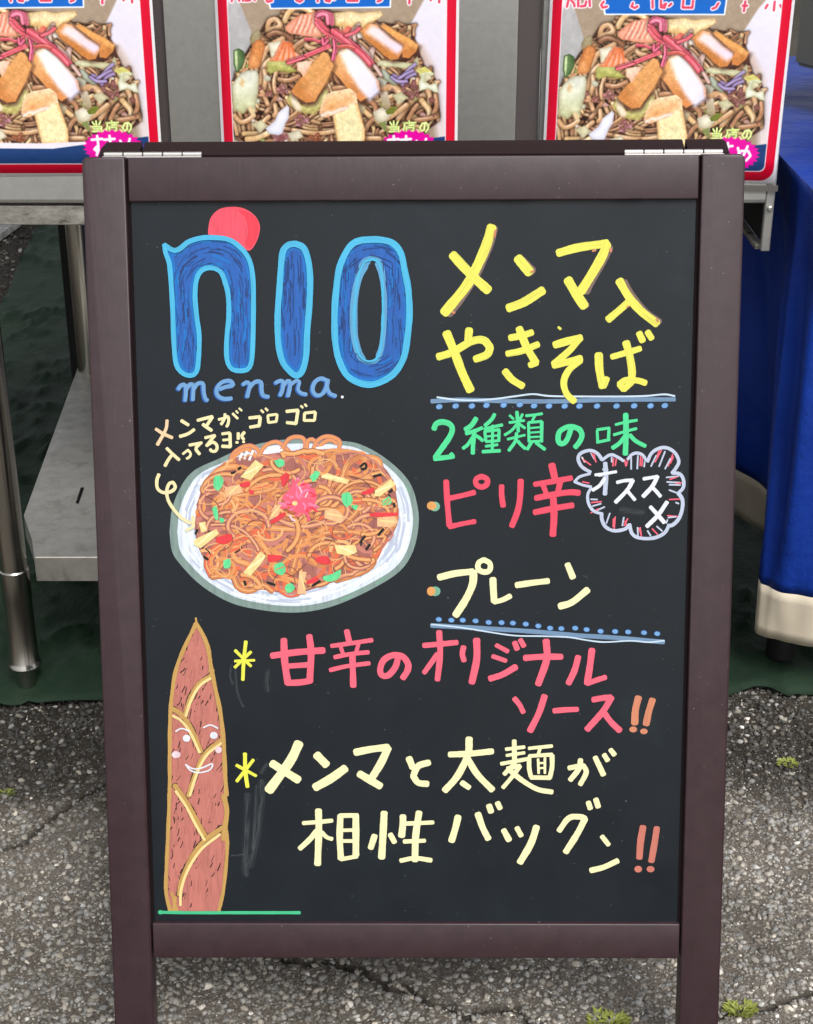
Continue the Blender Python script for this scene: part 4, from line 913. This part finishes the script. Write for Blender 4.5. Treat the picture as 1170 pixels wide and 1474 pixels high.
A.s('green', 'G2', '36 185 215 160 290 130 335 92 340 76 300 90 240 150 203 200 200 258 225 277 275 255 330 220 372;20 405 235 410 335; 20 405 225 505 210; 22 505 210 500 310; 20 410 330 510 308; 20 560 182 650 160 740 145; 20 545 268 640 240 735 215; 38 645 95 648 250 642 430; 30 640 280 590 340 535 378; 28 680 270 730 320 810 362', split=80); A.build()
A = Art('lettering', 'red characters for spicy, with an orange bullet')
A.dot('teal', 'R3', 75, 465, 22, 20); A.dot('orange', 'R3', 62, 462, 20, 18)
A.s('red', 'P1', '46 188 190 196 350 215 565;42 215 335 330 310 425 285; 40 215 575 320 550 430 530;44 485 150 530 172 532 215 490 240 445 222 438 175 485 150;44 655 230 655 310 668 400; 48 815 185 810 320 790 440 740 570', split=75)
A.s('red', 'R3', '28 568 290 580 345; 22 495 372 570 360 650 345; 20 530 372 548 420; 22 605 355 590 415;24 500 430 590 412 650 405 682 408; 24 495 490 580 472 655 460; 27 574 430 577 500 572 585'); A.build()
A = Art('lettering', 'cream characters for plain, with an orange bullet')
A.dot('teal', 'R3', 77, 822, 22, 20); A.dot('orange', 'R3', 60, 822, 18, 19)
A.s('cream', 'PL', '42 98 185 200 160 318 147; 46 322 150 315 230 270 330 205 430;34 388 70 428 95 425 140 388 150 352 130 355 90 388 70;42 447 195 450 260 455 340;32 455 345 510 330 560 305; 38 600 235 700 220 805 208; 38 930 100 965 185; 42 880 372 960 345 1060 265', split=75); A.build()
A = Art('divider_line', 'blue double line with a row of dots above it, under the cream characters')
A.s('band', 'K2', '25 82 40 300 52 500 64 700 78 900 96 1100 108 1385 133', split=200); A.s('linelight', 'K2', '8 80 34 250 52 400 76 550 97 700 100 850 106 950 122 1050 133 1200 126 1300 134 1388 125', split=200)
for x, y in ((92, 941), (145, 944), (193, 944), (247, 947), (302, 953), (356, 954), (404, 956), (458, 960), (511, 968), (561, 977), (608, 979), (666, 977), (714, 983), (773, 990), (834, 991), (889, 993), (955, 996), (1011, 1000)): A.dot('skydark', 'R3', x, y-0.5, 14, 11, .1); A.dot('dotblue', 'R3', x, y, 11.5, 8.5, .1)
A.build()
# --- bubble
A = Art('speech_bubble_drawing', 'white cloud bubble with pink hatching and white characters')
hb = [('blush', '160 165 185 205'), ('pink', '172 185 235 230'), ('pink', '168 240 200 262'), ('bubble', '235 125 265 180'), ('pink', '245 130 280 205'), ('pink', '262 125 270 180'), ('bubble', '410 155 412 205'), ('pink', '428 170 420 240'), ('pink', '450 180 440 235'), ('pink', '520 185 530 240'), ('pink', '545 180 535 235'), ('bubble', '575 150 575 265'), ('bubble', '632 150 626 262'), ('pink', '655 150 650 235'), ('pink', '670 165 665 240'), ('bubble', '690 190 684 245'), ('pink', '830 105 775 205'), ('pink', '812 105 790 160'), ('bubble', '785 150 742 240'), ('bubble', '860 115 810 242'), ('pink', '925 140 885 240'), ('pink', '930 160 905 215'), ('bubble', '905 175 860 262'), ('bubble', '870 335 975 322'), ('pink', '900 350 960 330'), ('bubble', '875 372 985 378'), ('bubble', '895 395 990 398'), ('pink', '950 385 1000 380'), ('bubble', '895 440 960 465'), ('pink', '895 520 1000 515'), ('pink', '985 480 990 520'), ('bubble', '950 545 975 555'), ('pink', '880 655 985 665'), ('bubble', '885 672 950 665'), ('bubble', '880 690 870 720'), ('bubble', '235 518 290 520'), ('pink', '240 545 325 538'), ('bubble', '250 575 320 555'), ('bubble', '290 610 350 582'), ('pink', '235 632 300 598'), ('bubble', '395 635 365 720'), ('pink', '440 665 432 765'), ('pink', '425 680 422 750'), ('bubble', '512 670 500 740'), ('pink', '545 680 515 740'), ('pink', '520 700 535 735'), ('bubble', '628 755 632 830'), ('pink', '650 755 660 830'), ('pink', '640 760 655 810'), ('bubble', '712 782 738 825'), ('pink', '750 765 795 812'), ('bubble', '790 745 835 785'), ('pink', '165 370 220 382')]
for k_, s_ in hb: A.s(k_, 'B1', f'{13 if k_ != "pink" else 11} '+s_)
A.s('bubble', 'B1', '27 232 290 160 245 128 180 150 130 228 106 290 132 328 185;24 328 188 400 142 465 165 510 195;24 545 180 580 140 625 128 670 145 702 192;27 712 200 745 130 810 88 880 86 945 130 975 200 950 255 918 295;27 918 297 980 302 1013 350 1012 420 970 465;30 970 465 1005 520 1003 600 975 680 925 732 885 740;28 890 740 860 795 800 832 720 848 625 838 578 800 560 728;28 560 730 520 768 430 782 360 750 328 690 325 635;24 325 638 262 618 218 560 208 480 238 422;22 238 412 170 398 98 370 140 328 228 302', split=85)
A.s('bubble', 'B1', '36 355 212 362 330 353 475; 22 338 265 375 268'); A.s('white', 'B1', '24 272 312 360 300 448 285; 28 350 340 310 400 250 440; 24 300 315 330 312')
A.s('white', 'B1', '28 455 375 520 360 588 357; 32 588 358 540 440 442 542; 28 532 435 570 480 605 522;28 678 345 740 335 795 325; 34 795 325 750 410 675 492; 30 745 410 785 450 820 492;34 875 540 800 650 705 745; 32 735 580 790 640 852 712'); A.build()
# --- pink and cream lines
A = Art('lettering', 'pink upper line of text beginning beside the top star')
A.s('pink', 'K1', '38 345 120 350 240 368 365; 36 278 210 420 190 568 180; 36 488 98 498 200 490 355; 30 370 268 490 260; 34 365 362 430 360 495 350;32 698 70 712 130; 24 612 155 720 140 840 122; 22 660 150 680 205; 22 765 140 750 195; 24 630 218 720 200 820 190; 24 605 290 700 268 825 252; 34 730 210 735 380;34 985 225 970 275 930 320 895 318 886 285 905 235 955 207 1010 213 1042 255 1038 295 1012 335', split=80)
A.s('pink', 'K2', '32 125 75 130 200 115 345; 30 38 152 120 145 225 135; 28 115 200 80 250 40 305; 30 262 160 255 200 265 238; 38 335 120 335 230 308 360; 24 445 150 510 185;24 425 212 500 238; 34 410 338 480 315 555 272;30 548 135 562 172;28 580 120 600 155;34 605 222 700 215 812 215; 38 725 125 728 230 680 370;34 905 215 885 290 850 365; 36 982 175 970 270 955 365; 30 955 365 1010 345 1058 330'); A.build()
A = Art('lettering', 'pink second line of text ending in two peach exclamation marks')
A.s('pink', 'K3', '34 95 72 130 115 155 165; 42 298 55 260 170 200 290;36 362 155 440 148 520 145;38 625 80 680 70 745 62; 42 748 65 690 160 585 280; 40 700 170 745 230 805 288'); A.s('peachmark', 'K3', '46 930 65 910 150 905 240; 44 1025 80 1000 160 982 245'); A.dot('peachmark', 'K3', 895, 280, 26, 20); A.dot('peachmark', 'K3', 967, 293, 25, 19); A.build()
A = Art('star_drawing', 'yellow star mark before the pink text'); A.s('lime', 'K1', '20 132 130 120 240 115 345; 17 72 180 160 268; 17 160 188 70 275; 15 70 240 180 235'); A.build()
A = Art('star_drawing', 'yellow star mark before the cream text'); A.s('lime', 'M1', '22 88 135 90 230 102 322; 18 40 200 150 260; 19 135 170 42 290'); A.build()
A = Art('lettering', 'cream line of text beside the lower star')
A.s('cream', 'M1', '52 390 78 340 180 222 342; 44 240 190 310 235 388 283;46 490 142 545 198; 48 482 325 570 275 650 218;40 708 128 800 110 890 100; 42 892 103 850 190 800 272; 42 730 248 848 318;36 1008 160 1030 215; 36 1122 185 1060 205 1032 260 1060 298 1112 305')
A.s('cream', 'M2', '38 215 50 208 140 150 260 78 342; 34 105 140 220 135 345 122; 36 205 160 260 250 345 338; 32 175 298 215 326;26 468 62 470 190; 20 422 110 525 98;18 425 145 525 130; 22 395 192 540 165; 24 460 200 412 250; 24 430 218 500 203;24 500 205 460 260 405 325; 28 450 235 520 290 600 335 680 350;20 550 105 680 92; 18 612 108 602 142;24 552 155 552 215 562 265; 22 552 148 680 140; 26 680 145 680 210 668 268; 26 562 268 670 270;14 602 165 605 245;14 640 158 640 245;12 605 188 640 186;12 605 216 640 214;28 775 215 855 200 872 240 838 308; 30 840 168 830 220 782 282; 30 922 155 968 252; 28 972 140 992 172; 28 1008 112 1030 140', split=70); A.build()
A = Art('lettering', 'cream last line of text ending in two rose exclamation marks')
A.s('cream', 'M3', '40 160 68 162 200 155 392; 26 68 145 160 138 242 130; 32 150 190 110 240 48 298; 26 180 200 210 230 242 240;38 292 100 288 230 295 358; 28 290 100 395 98; 40 385 100 385 338; 22 300 188 380 186; 22 300 252 380 252; 26 295 362 392 345;36 498 220 474 295;42 555 82 548 220 540 352; 32 592 212 618 260; 40 668 102 668 150 660 222; 26 665 148 750 145 850 140; 40 765 80 745 220 740 368; 26 675 255 800 250; 28 655 370 740 355 838 368;40 1000 105 985 170 960 252')
A.s('cream', 'M4', '38 32 130 60 210 95 280;36 99 80 112 118; 34 150 64 166 98;36 187 228 220 288; 32 267 214 293 262; 42 385 208 350 310 285 422;34 520 232 580 155 650 147; 38 652 148 676 160 630 250 560 360; 32 696 60 708 98;32 741 42 756 88;28 778 265 818 316; 34 712 470 790 450 872 412', split=75)
A.s('rosemark', 'M4', '40 1025 208 1010 300 1003 395; 38 1108 214 1095 300 1075 415'); A.dot('rosemark', 'M4', 996, 462, 23, 20); A.dot('rosemark', 'M4', 1070, 462, 23, 19); A.build()
# --- small text and arrow
A = Art('lettering', 'small cream note with a curled arrow pointing at the plate')
A.s('peach', 'T1', '20 115 158 105 220 52 315; 20 42 214 90 245 148 270')
A.s('creams', 'T1', '20 207 160 253 188; 20 198 262 250 245 290 217;20 312 158 360 145 408 134;20 408 137 385 170 364 203; 22 347 184 375 205 403 223;18 449 152 480 145 508 132 514 145 510 180 500 198;18 490 117 485 150 465 183; 16 540 114 572 146; 12 562 97 573 110; 12 582 80 598 95;20 647 142 715 135; 20 718 138 712 190; 20 652 202 713 192; 14 724 92 738 106; 14 752 80 766 94;16 767 128 771 172; 16 767 126 825 118; 16 828 120 822 165; 16 772 172 822 165;20 888 100 963 92;20 962 95 950 178;20 890 172 950 178;14 982 64 994 76;14 1007 54 1018 66;18 1005 112 1002 158; 18 1007 110 1073 103; 18 1075 106 1070 155; 18 1003 158 1068 158;20 113 338 150 375 193 413;20 150 377 125 410 102 452;16 217 375 250 350 268 370 262 393 242 405;18 260 318 340 302; 20 330 306 302 340 326 376;18 362 270 425 254; 18 425 256 395 290 370 323; 20 372 320 410 298 438 320 433 353 407 358 395 345;18 472 245 520 238;20 522 241 525 328;16 477 285 520 281;20 472 325 525 328;20 576 240 576 278;20 616 234 598 260 612 280', split=75)
A.dot('creams', 'T1', 568, 300, 11, 9); A.dot('creams', 'T1', 611, 296, 10, 9)
A.build()
# --- plate of noodles
A = Art('noodle_plate_drawing', 'drawn oval white plate heaped with orange noodles and toppings', .11); A_cur = A
rimp = pair('97 560 108 460 148 365 200 305 290 262 400 215 560 180 800 184 900 207 1000 268 1080 350 1113 440 1120 530 1096 640 1040 722 930 792 800 852 700 880 600 890 480 880 350 850 232 782 150 702 108 640')
A.fill('rim', 'NW', rimp)
cxp, cyp = 608, 530
inn = [(cxp+(x-cxp)*.945+4, cyp+(y-cyp)*(.95 if y < cyp else .925)) for x, y in rimp]
hatch(rimp, 70, 'teal', 4, 60, lambda x, y: math.atan2((y-530)*2.1, (x-608))+math.pi/2, .04, 'NW')
A.fill('plate', 'NW', inn)
for i in range(150):   # marker strokes following the plate edge
    t0 = rl.uniform(0, 6.28); k1 = rl.uniform(.80, .98); P = []
    for j in range(6):
        t = (t0+j*.07)/(2*math.pi)*len(inn); i0 = int(t) % len(inn); f_ = t-int(t); a_ = inn[i0]; b_ = inn[(i0+1) % len(inn)]
        x = a_[0]*(1-f_)+b_[0]*f_; y = a_[1]*(1-f_)+b_[1]*f_; P.append((cxp+(x-cxp)*k1, cyp+(y-cyp)*k1))
    A.s('plate2' if i % 3 else 'bubble', 'NW', f'{rl.uniform(5, 11)} '+' '.join(f'{x} {y}' for x, y in P), jit=.1)
heap = pair('200 540 212 440 245 350 300 290 350 262 420 240 500 238 600 225 700 222 800 215 900 235 965 280 1010 340 1035 450 1028 540 985 600 945 680 870 728 760 765 700 788 640 805 560 808 500 798 400 785 370 750 270 740 250 690 215 620')
A.fill('heap', 'NW', heap)
def inn_(x, y, PP=heap):
    c = False
    for (ax, ay), (bx, by) in zip(PP, PP[1:]+PP[:1]):
        if (ay > y) != (by > y) and x < ax+(y-ay)*(bx-ax)/(by-ay): c = not c
    return c
rn = random.Random(12)
# loops standing over the rim at the top
for s_ in ('345 278 357 240 392 212 430 204 460 222 465 248', '470 235 490 205 530 188 560 200 590 230', '555 225 590 175 640 170 655 200 640 240 620 270', '660 215 665 185 685 178 700 195', '680 260 700 190 745 165 795 185 790 230', '352 272 368 243 400 222 430 222 450 250', '690 262 715 205 755 180 785 195'):
    A.s('nd4', 'NW', '17 '+s_, split=200); A.s('nd1', 'NW', '10 '+s_, split=200)
for s_ in ('395 235 385 262', '415 228 405 258', '440 225 425 262', '505 215 540 210', '700 215 760 205', '500 225 560 222'): A.s('plate2', 'NW', '9 '+s_)
def wig(n, ks, wlo, whi, lo, hi):
    for i in range(n):
        for _ in range(40):
            x, y = rn.uniform(205, 1030), rn.uniform(225, 800)
            if inn_(x, y): break
        a_ = rn.uniform(0, 6.28); kk = rn.choice((-1, 1))*rn.uniform(.12, .5); P = [(x, y)]
        for s_ in range(rn.randint(lo, hi)):
            nx2_, ny2_ = x+math.cos(a_)*20, y+math.sin(a_)*16
            if not inn_(nx2_, ny2_): a_ += .9; continue
            x, y = nx2_, ny2_; P.append((x, y)); a_ += kk+rn.uniform(-.1, .1)
        if len(P) > 2: A.s(rn.choice(ks), 'NW', f'{rn.uniform(wlo, whi):.1f} '+' '.join(f'{a:.1f} {b:.1f}' for a, b in P), split=200, jit=.06, dz=.000008)
wig(14, ['inkblack', 'nddark'], 6, 12, 2, 3)
wig(110, ['nd4', 'nd2', 'nd1', 'nd3', 'nd4'], 12, 19, 6, 16)
def NWs(k, w_, s_, reg='NW'): A.s(k, reg, f'{w_} '+s_, split=200, jit=.05)
for s_ in ('255 400 265 340 310 300 370 290 390 310', '300 480 340 420 430 400 520 380 540 340', '285 460 330 400 430 380 500 360', '370 580 340 540 345 490 400 460', '460 580 490 540 485 480 440 460 400 470', '270 740 250 690 270 640 330 600 420 570 480 580', '270 742 330 735 360 745 380 785 430 800 480 775 520 800', '820 340 780 400 730 440 700 500', '880 250 830 280 800 340 760 370', '880 250 950 260 960 300 920 330 850 360', '640 600 700 570 800 555 900 570 940 620 930 690 870 730 780 755', '640 590 620 650 600 720', '470 600 500 640 540 720 620 760', '420 690 370 670 360 630 400 600 470 590', '820 430 900 430 990 450', '500 540 600 545 700 530 800 510', '1020 450 1020 520 990 560', '700 560 760 530 840 500 880 450'):
    NWs('nddark', 25, s_); NWs(rn.choice(['nd1', 'nd1', 'nd2', 'nd3']), 22, s_); NWs('nd5', 5, s_)
for s_ in ('300 470 345 405 430 385 520 365', '300 590 370 610 450 560'): NWs('nd3', 10, s_)
wig(60, ['nd1', 'nd5', 'nd2', 'nd1', 'nd1', 'nd3'], 8, 14, 5, 12); wig(12, ['inkblack', 'nddark'], 3, 7, 2, 3)
for q_ in range(34):   # outlined strands on top: dark edge, body, pale line
    for _ in range(40):
        x, y = rn.uniform(230, 1000), rn.uniform(240, 780)
        if inn_(x, y): break
    a_ = rn.uniform(0, 6.28); kk = rn.choice((-1, 1))*rn.uniform(.1, .42); P = [(x, y)]
    for s_ in range(rn.randint(7, 15)):
        nx2_, ny2_ = x+math.cos(a_)*22, y+math.sin(a_)*17
        if not inn_(nx2_, ny2_): a_ += .8; continue
        x, y = nx2_, ny2_; P.append((x, y)); a_ += kk+rn.uniform(-.06, .06)
    if len(P) > 3:
        t_ = ' '.join(f'{a:.1f} {b:.1f}' for a, b in P); w0 = rn.uniform(13, 18); b_ = rn.choice(['nd1', 'nd2', 'nd1', 'nd4'])
        for k_, w2 in (('nddark', w0+5), (b_, w0), ('nd5', w0*.35)): A.s(k_, 'NW', f'{w2:.1f} '+t_, split=200, jit=.05, dz=.000008)
wig(90, ['nddark', 'nd4', 'nd5', 'nd5'], 2.2, 4, 5, 10)
NWs('nd4', 7, '780 240 860 232 930 262 975 310 1000 340'); NWs('nd4', 7, '960 610 1000 590 1015 560 1000 545'); NWs('nd3', 9, '540 760 550 800 590 822 630 815')
for s_ in ('352 316 366 312', '380 300 390 293', '880 290 900 275 905 295 885 300', '935 330 965 322', '240 660 255 670', '500 765 530 775', '685 778 715 760', '905 630 920 610', '880 600 900 575', '205 565 212 548', '955 570 975 545', '405 760 410 775', '1000 395 1012 385', '1018 440 1022 455', '330 690 345 696'): NWs('inkblack', 10, s_)
def piece(k, k2, s_):
    P = pair(s_); A.fill(k, 'NW', P, raw=k.startswith('menma')); xs_ = [p[0] for p in P]; ys_ = [p[1] for p in P]
    cx_, cy_ = sum(xs_)/len(P), sum(ys_)/len(P); i_ = max(range(len(P)), key=lambda i: math.hypot(P[i][0]-cx_, P[i][1]-cy_)); dx, dy = P[i_][0]-cx_, P[i_][1]-cy_
    A.s(k2, 'NW', f'6 {cx_-dx*.6} {cy_-dy*.6-3} {cx_+dx*.6} {cy_+dy*.6-3}')
for s_ in ('450 262 485 285 430 345 388 332', '722 325 745 316 835 345 828 362 720 335', '198 590 290 545 300 565 225 625 200 612', '218 520 245 515 250 555 228 560', '775 612 860 612 868 640 830 656 785 645', '400 725 470 638 492 655 480 680 430 738', '945 385 1005 342 1028 362 960 412 935 410'): piece('menma', 'cream', s_)
for s_ in ('325 375 390 362 400 395 330 415', '505 510 530 445 560 450 545 490', '735 468 780 462 822 500 800 522 732 500', '950 500 1020 490 1038 520 1000 538 950 535', '622 812 630 718 662 722 648 770 660 812'): piece('menma2', 'menma', s_)
for s_ in ('280 330 305 325 320 350 300 388 278 370', '525 265 560 258 570 280 545 292', '272 460 290 452 298 500 285 505', '300 503 318 500 322 515 308 520', '318 675 345 668 348 700 322 706', '528 692 560 682 575 710 560 735 530 722', '575 775 600 768 612 790 590 808 572 795', '728 740 770 728 800 712 795 745 760 762 730 755', '805 400 835 395 850 430 825 455 805 430', '840 450 870 448 862 468', '970 430 1000 412 1008 440 975 448', '672 330 700 308 715 318 690 352'): piece('leaf', 'green', s_)
for s_ in ('552 330 580 315 590 335 565 375', '385 358 425 350 425 372 390 372', '290 580 345 565 355 590 325 608 290 600', '500 650 560 655 545 675 505 680', '505 520 560 478 575 490 530 520', '885 395 935 375 930 398 890 405', '918 480 1028 478 1025 492 930 495', '695 665 740 655 760 680 740 692 700 680', '660 760 700 742 705 760 665 772', '425 385 445 390 440 402 425 398'): piece('pepper', 'sunred2', s_)
A.s('nd2', 'NW', '4 535 712 568 700;4 975 440 1000 420;4 985 445 1003 428')
A.fill('ginger', 'NW', pair('590 385 620 368 660 370 695 385 700 420 690 455 665 480 630 478 600 462 575 440 560 415'))
for i in range(70):
    a_ = rn.uniform(0, 6.28); r0 = rn.uniform(0, 48); x, y = 632+r0*math.cos(a_), 425+r0*1.15*math.sin(a_); b_ = a_+rn.uniform(-1, 1); l_ = rn.uniform(20, 46)
    NWs(rn.choice(['ginger', 'ginger', 'ginger', 'ginger2', 'pink', 'sunred2']), rn.uniform(6, 12), f'{x} {y} {x+l_*.5*math.cos(b_)} {y+l_*.5*math.sin(b_)} {x+l_*math.cos(b_+.4)} {y+l_*math.sin(b_+.4)}')
A.dot('menma', 'NW', 612, 440, 11, 9); A.s('blush', 'NW', '7 590 488 600 505 612 512;5 665 395 655 415;5 630 372 640 395')
A.s('creams', 'NL', '27 112 132 95 180 100 250 150 285 215 275 250 240 232 198 198 210 178 270 190 350 240 430 300 495 375 542;28 398 488 402 572;24 400 575 342 602', split=70, dz=.00002)
A.build()
# --- bamboo shoot
A = Art('bamboo_shoot_drawing', 'tall red-brown bamboo shoot with a small smiling face', .15); A_cur = A
bo = pair('225 85 200 130 160 215 132 300 118 400 108 520 106 680 106 820 100 1000 92 1180 90 1290 112 1385 160 1388 240 1385 330 1385 345 1300 362 1180 366 1050 364 900 356 760 350 620 335 480 312 360 292 265 270 170 245 110')
A.fill('bamboo', 'TK', bo)
hatch(bo, 110, 'nd4', 5, 70, lambda x, y: math.pi/2+.12, .1, 'TK'); hatch(bo, 130, 'bamboodark', 3.4, 34, lambda x, y: math.pi/2+.3, .25, 'TK'); hatch(bo, 70, 'bamboo', 9, 80, lambda x, y: math.pi/2+.1, .1, 'TK')
for s_ in ('300 318 240 358 200 428 178 498', '122 470 165 500 205 560 250 665', '342 612 275 665 232 745 192 865', '130 815 180 885 230 975 275 1055', '348 1005 255 1075 195 1165 160 1255 150 1310'):
    A.s('bamboodark', 'TK', '25 '+s_, split=200, jit=.15); A.s('ochre', 'TK', '21 '+s_, split=200, jit=.06)
REG['TKo'] = (210.9, 872.2, 3.1375)
for s_ in ('298 320 240 360 200 430 178 495', '120 495 160 520 200 575 240 660', '338 618 272 672 230 752 196 855', '132 835 180 905 222 985 262 1055', '332 1030 250 1095 190 1185 158 1275 153 1350'): A.s('menma', 'TKo', '12 '+s_, split=200)
A.s('ochre', 'TK', '17 226 85 205 130 165 215 135 300 119 400 110 520 108 680 108 820 102 1000 94 1180 92 1300 112 1388;19 226 85 255 130 282 200 294 280 312 370 337 490 351 620 358 760 364 860;22 352 860 366 930 358 1000 350 1060;16 362 1000 368 1080 362 1180 350 1290 330 1382;14 140 1382 118 1300;16 128 1385 132 1320;8 226 60 230 92;10 285 300 308 297', split=200, jit=.08)
A.s('white', 'TK', '7 135 572 162 559 198 572; 7 260 555 292 543 325 558;7 180 722 212 740 250 738 300 718 288 746 240 758 202 748 180 722', split=200)
A.dot('white', 'TK', 184, 603, 17, 16); A.dot('white', 'TK', 307, 590, 17, 16); A.dot('blush', 'TK', 137, 677, 20, 16); A.dot('blush', 'TK', 328, 655, 15, 15)
A.s('line', 'TK', '15 60 1388 200 1390 400 1390 695 1390', split=200); A.dot('line', 'TK', 66, 1388, 11, 10); A.build()
# --- wiped chalk smears
m_smear = bpy.data.materials.new('chalk_smear'); m_smear.use_nodes = True; bs = bsdf(m_smear); bs.inputs['Base Color'].default_value = lin(150, 156, 160); bs.inputs['Roughness'].default_value = .9
uvn = nd(m_smear, 'ShaderNodeUVMap'); sx = nd(m_smear, 'ShaderNodeSeparateXYZ'); lk(m_smear, uvn.outputs[0], sx.inputs[0])
ma = nd(m_smear, 'ShaderNodeMath', operation='MULTIPLY_ADD'); ma.inputs[1].default_value = 2; ma.inputs[2].default_value = -1; lk(m_smear, sx.outputs[1], ma.inputs[0])
mb = nd(m_smear, 'ShaderNodeMath', operation='ABSOLUTE'); lk(m_smear, ma.outputs[0], mb.inputs[0]); mc = nd(m_smear, 'ShaderNodeMath', operation='SUBTRACT'); mc.inputs[0].default_value = 1; lk(m_smear, mb.outputs[0], mc.inputs[1])
mpn = nd(m_smear, 'ShaderNodeMapping'); mpn.inputs['Scale'].default_value = (40, 7, 1); lk(m_smear, uvn.outputs[0], mpn.inputs[0]); nn_ = nd(m_smear, 'ShaderNodeTexNoise', Scale=1.0, Detail=5.0); lk(m_smear, mpn.outputs[0], nn_.inputs['Vector'])
rr_ = ramp(m_smear, nn_.outputs[0], [(.38, (0, 0, 0)), (.78, (.30,)*3)]); md_ = nd(m_smear, 'ShaderNodeMath', operation='MULTIPLY'); lk(m_smear, rr_, md_.inputs[0]); lk(m_smear, mc.outputs[0], md_.inputs[1]); lk(m_smear, md_.outputs[0], bs.inputs['Alpha'])
MK['smear'] = m_smear; PAL['smear'] = (0, 0, 0)
A = Art('chalk_smears', 'faint wiped chalk marks beside the bamboo shoot')
A.s('smear', 'TK', '14 385 275 380 320 392 360;16 405 290 410 380 425 430 440 460;26 550 300 548 350 550 390;40 460 860 455 1000 450 1130 450 1220;40 525 800 515 950 500 1060 470 1180;20 500 820 490 1000 480 1100;14 385 1135 445 1128;22 545 720 520 760', split=200)
A.s('smear', 'R3', '10 1095 400 1100 410;30 860 480 950 490;8 700 755 720 765', split=200); A.build()
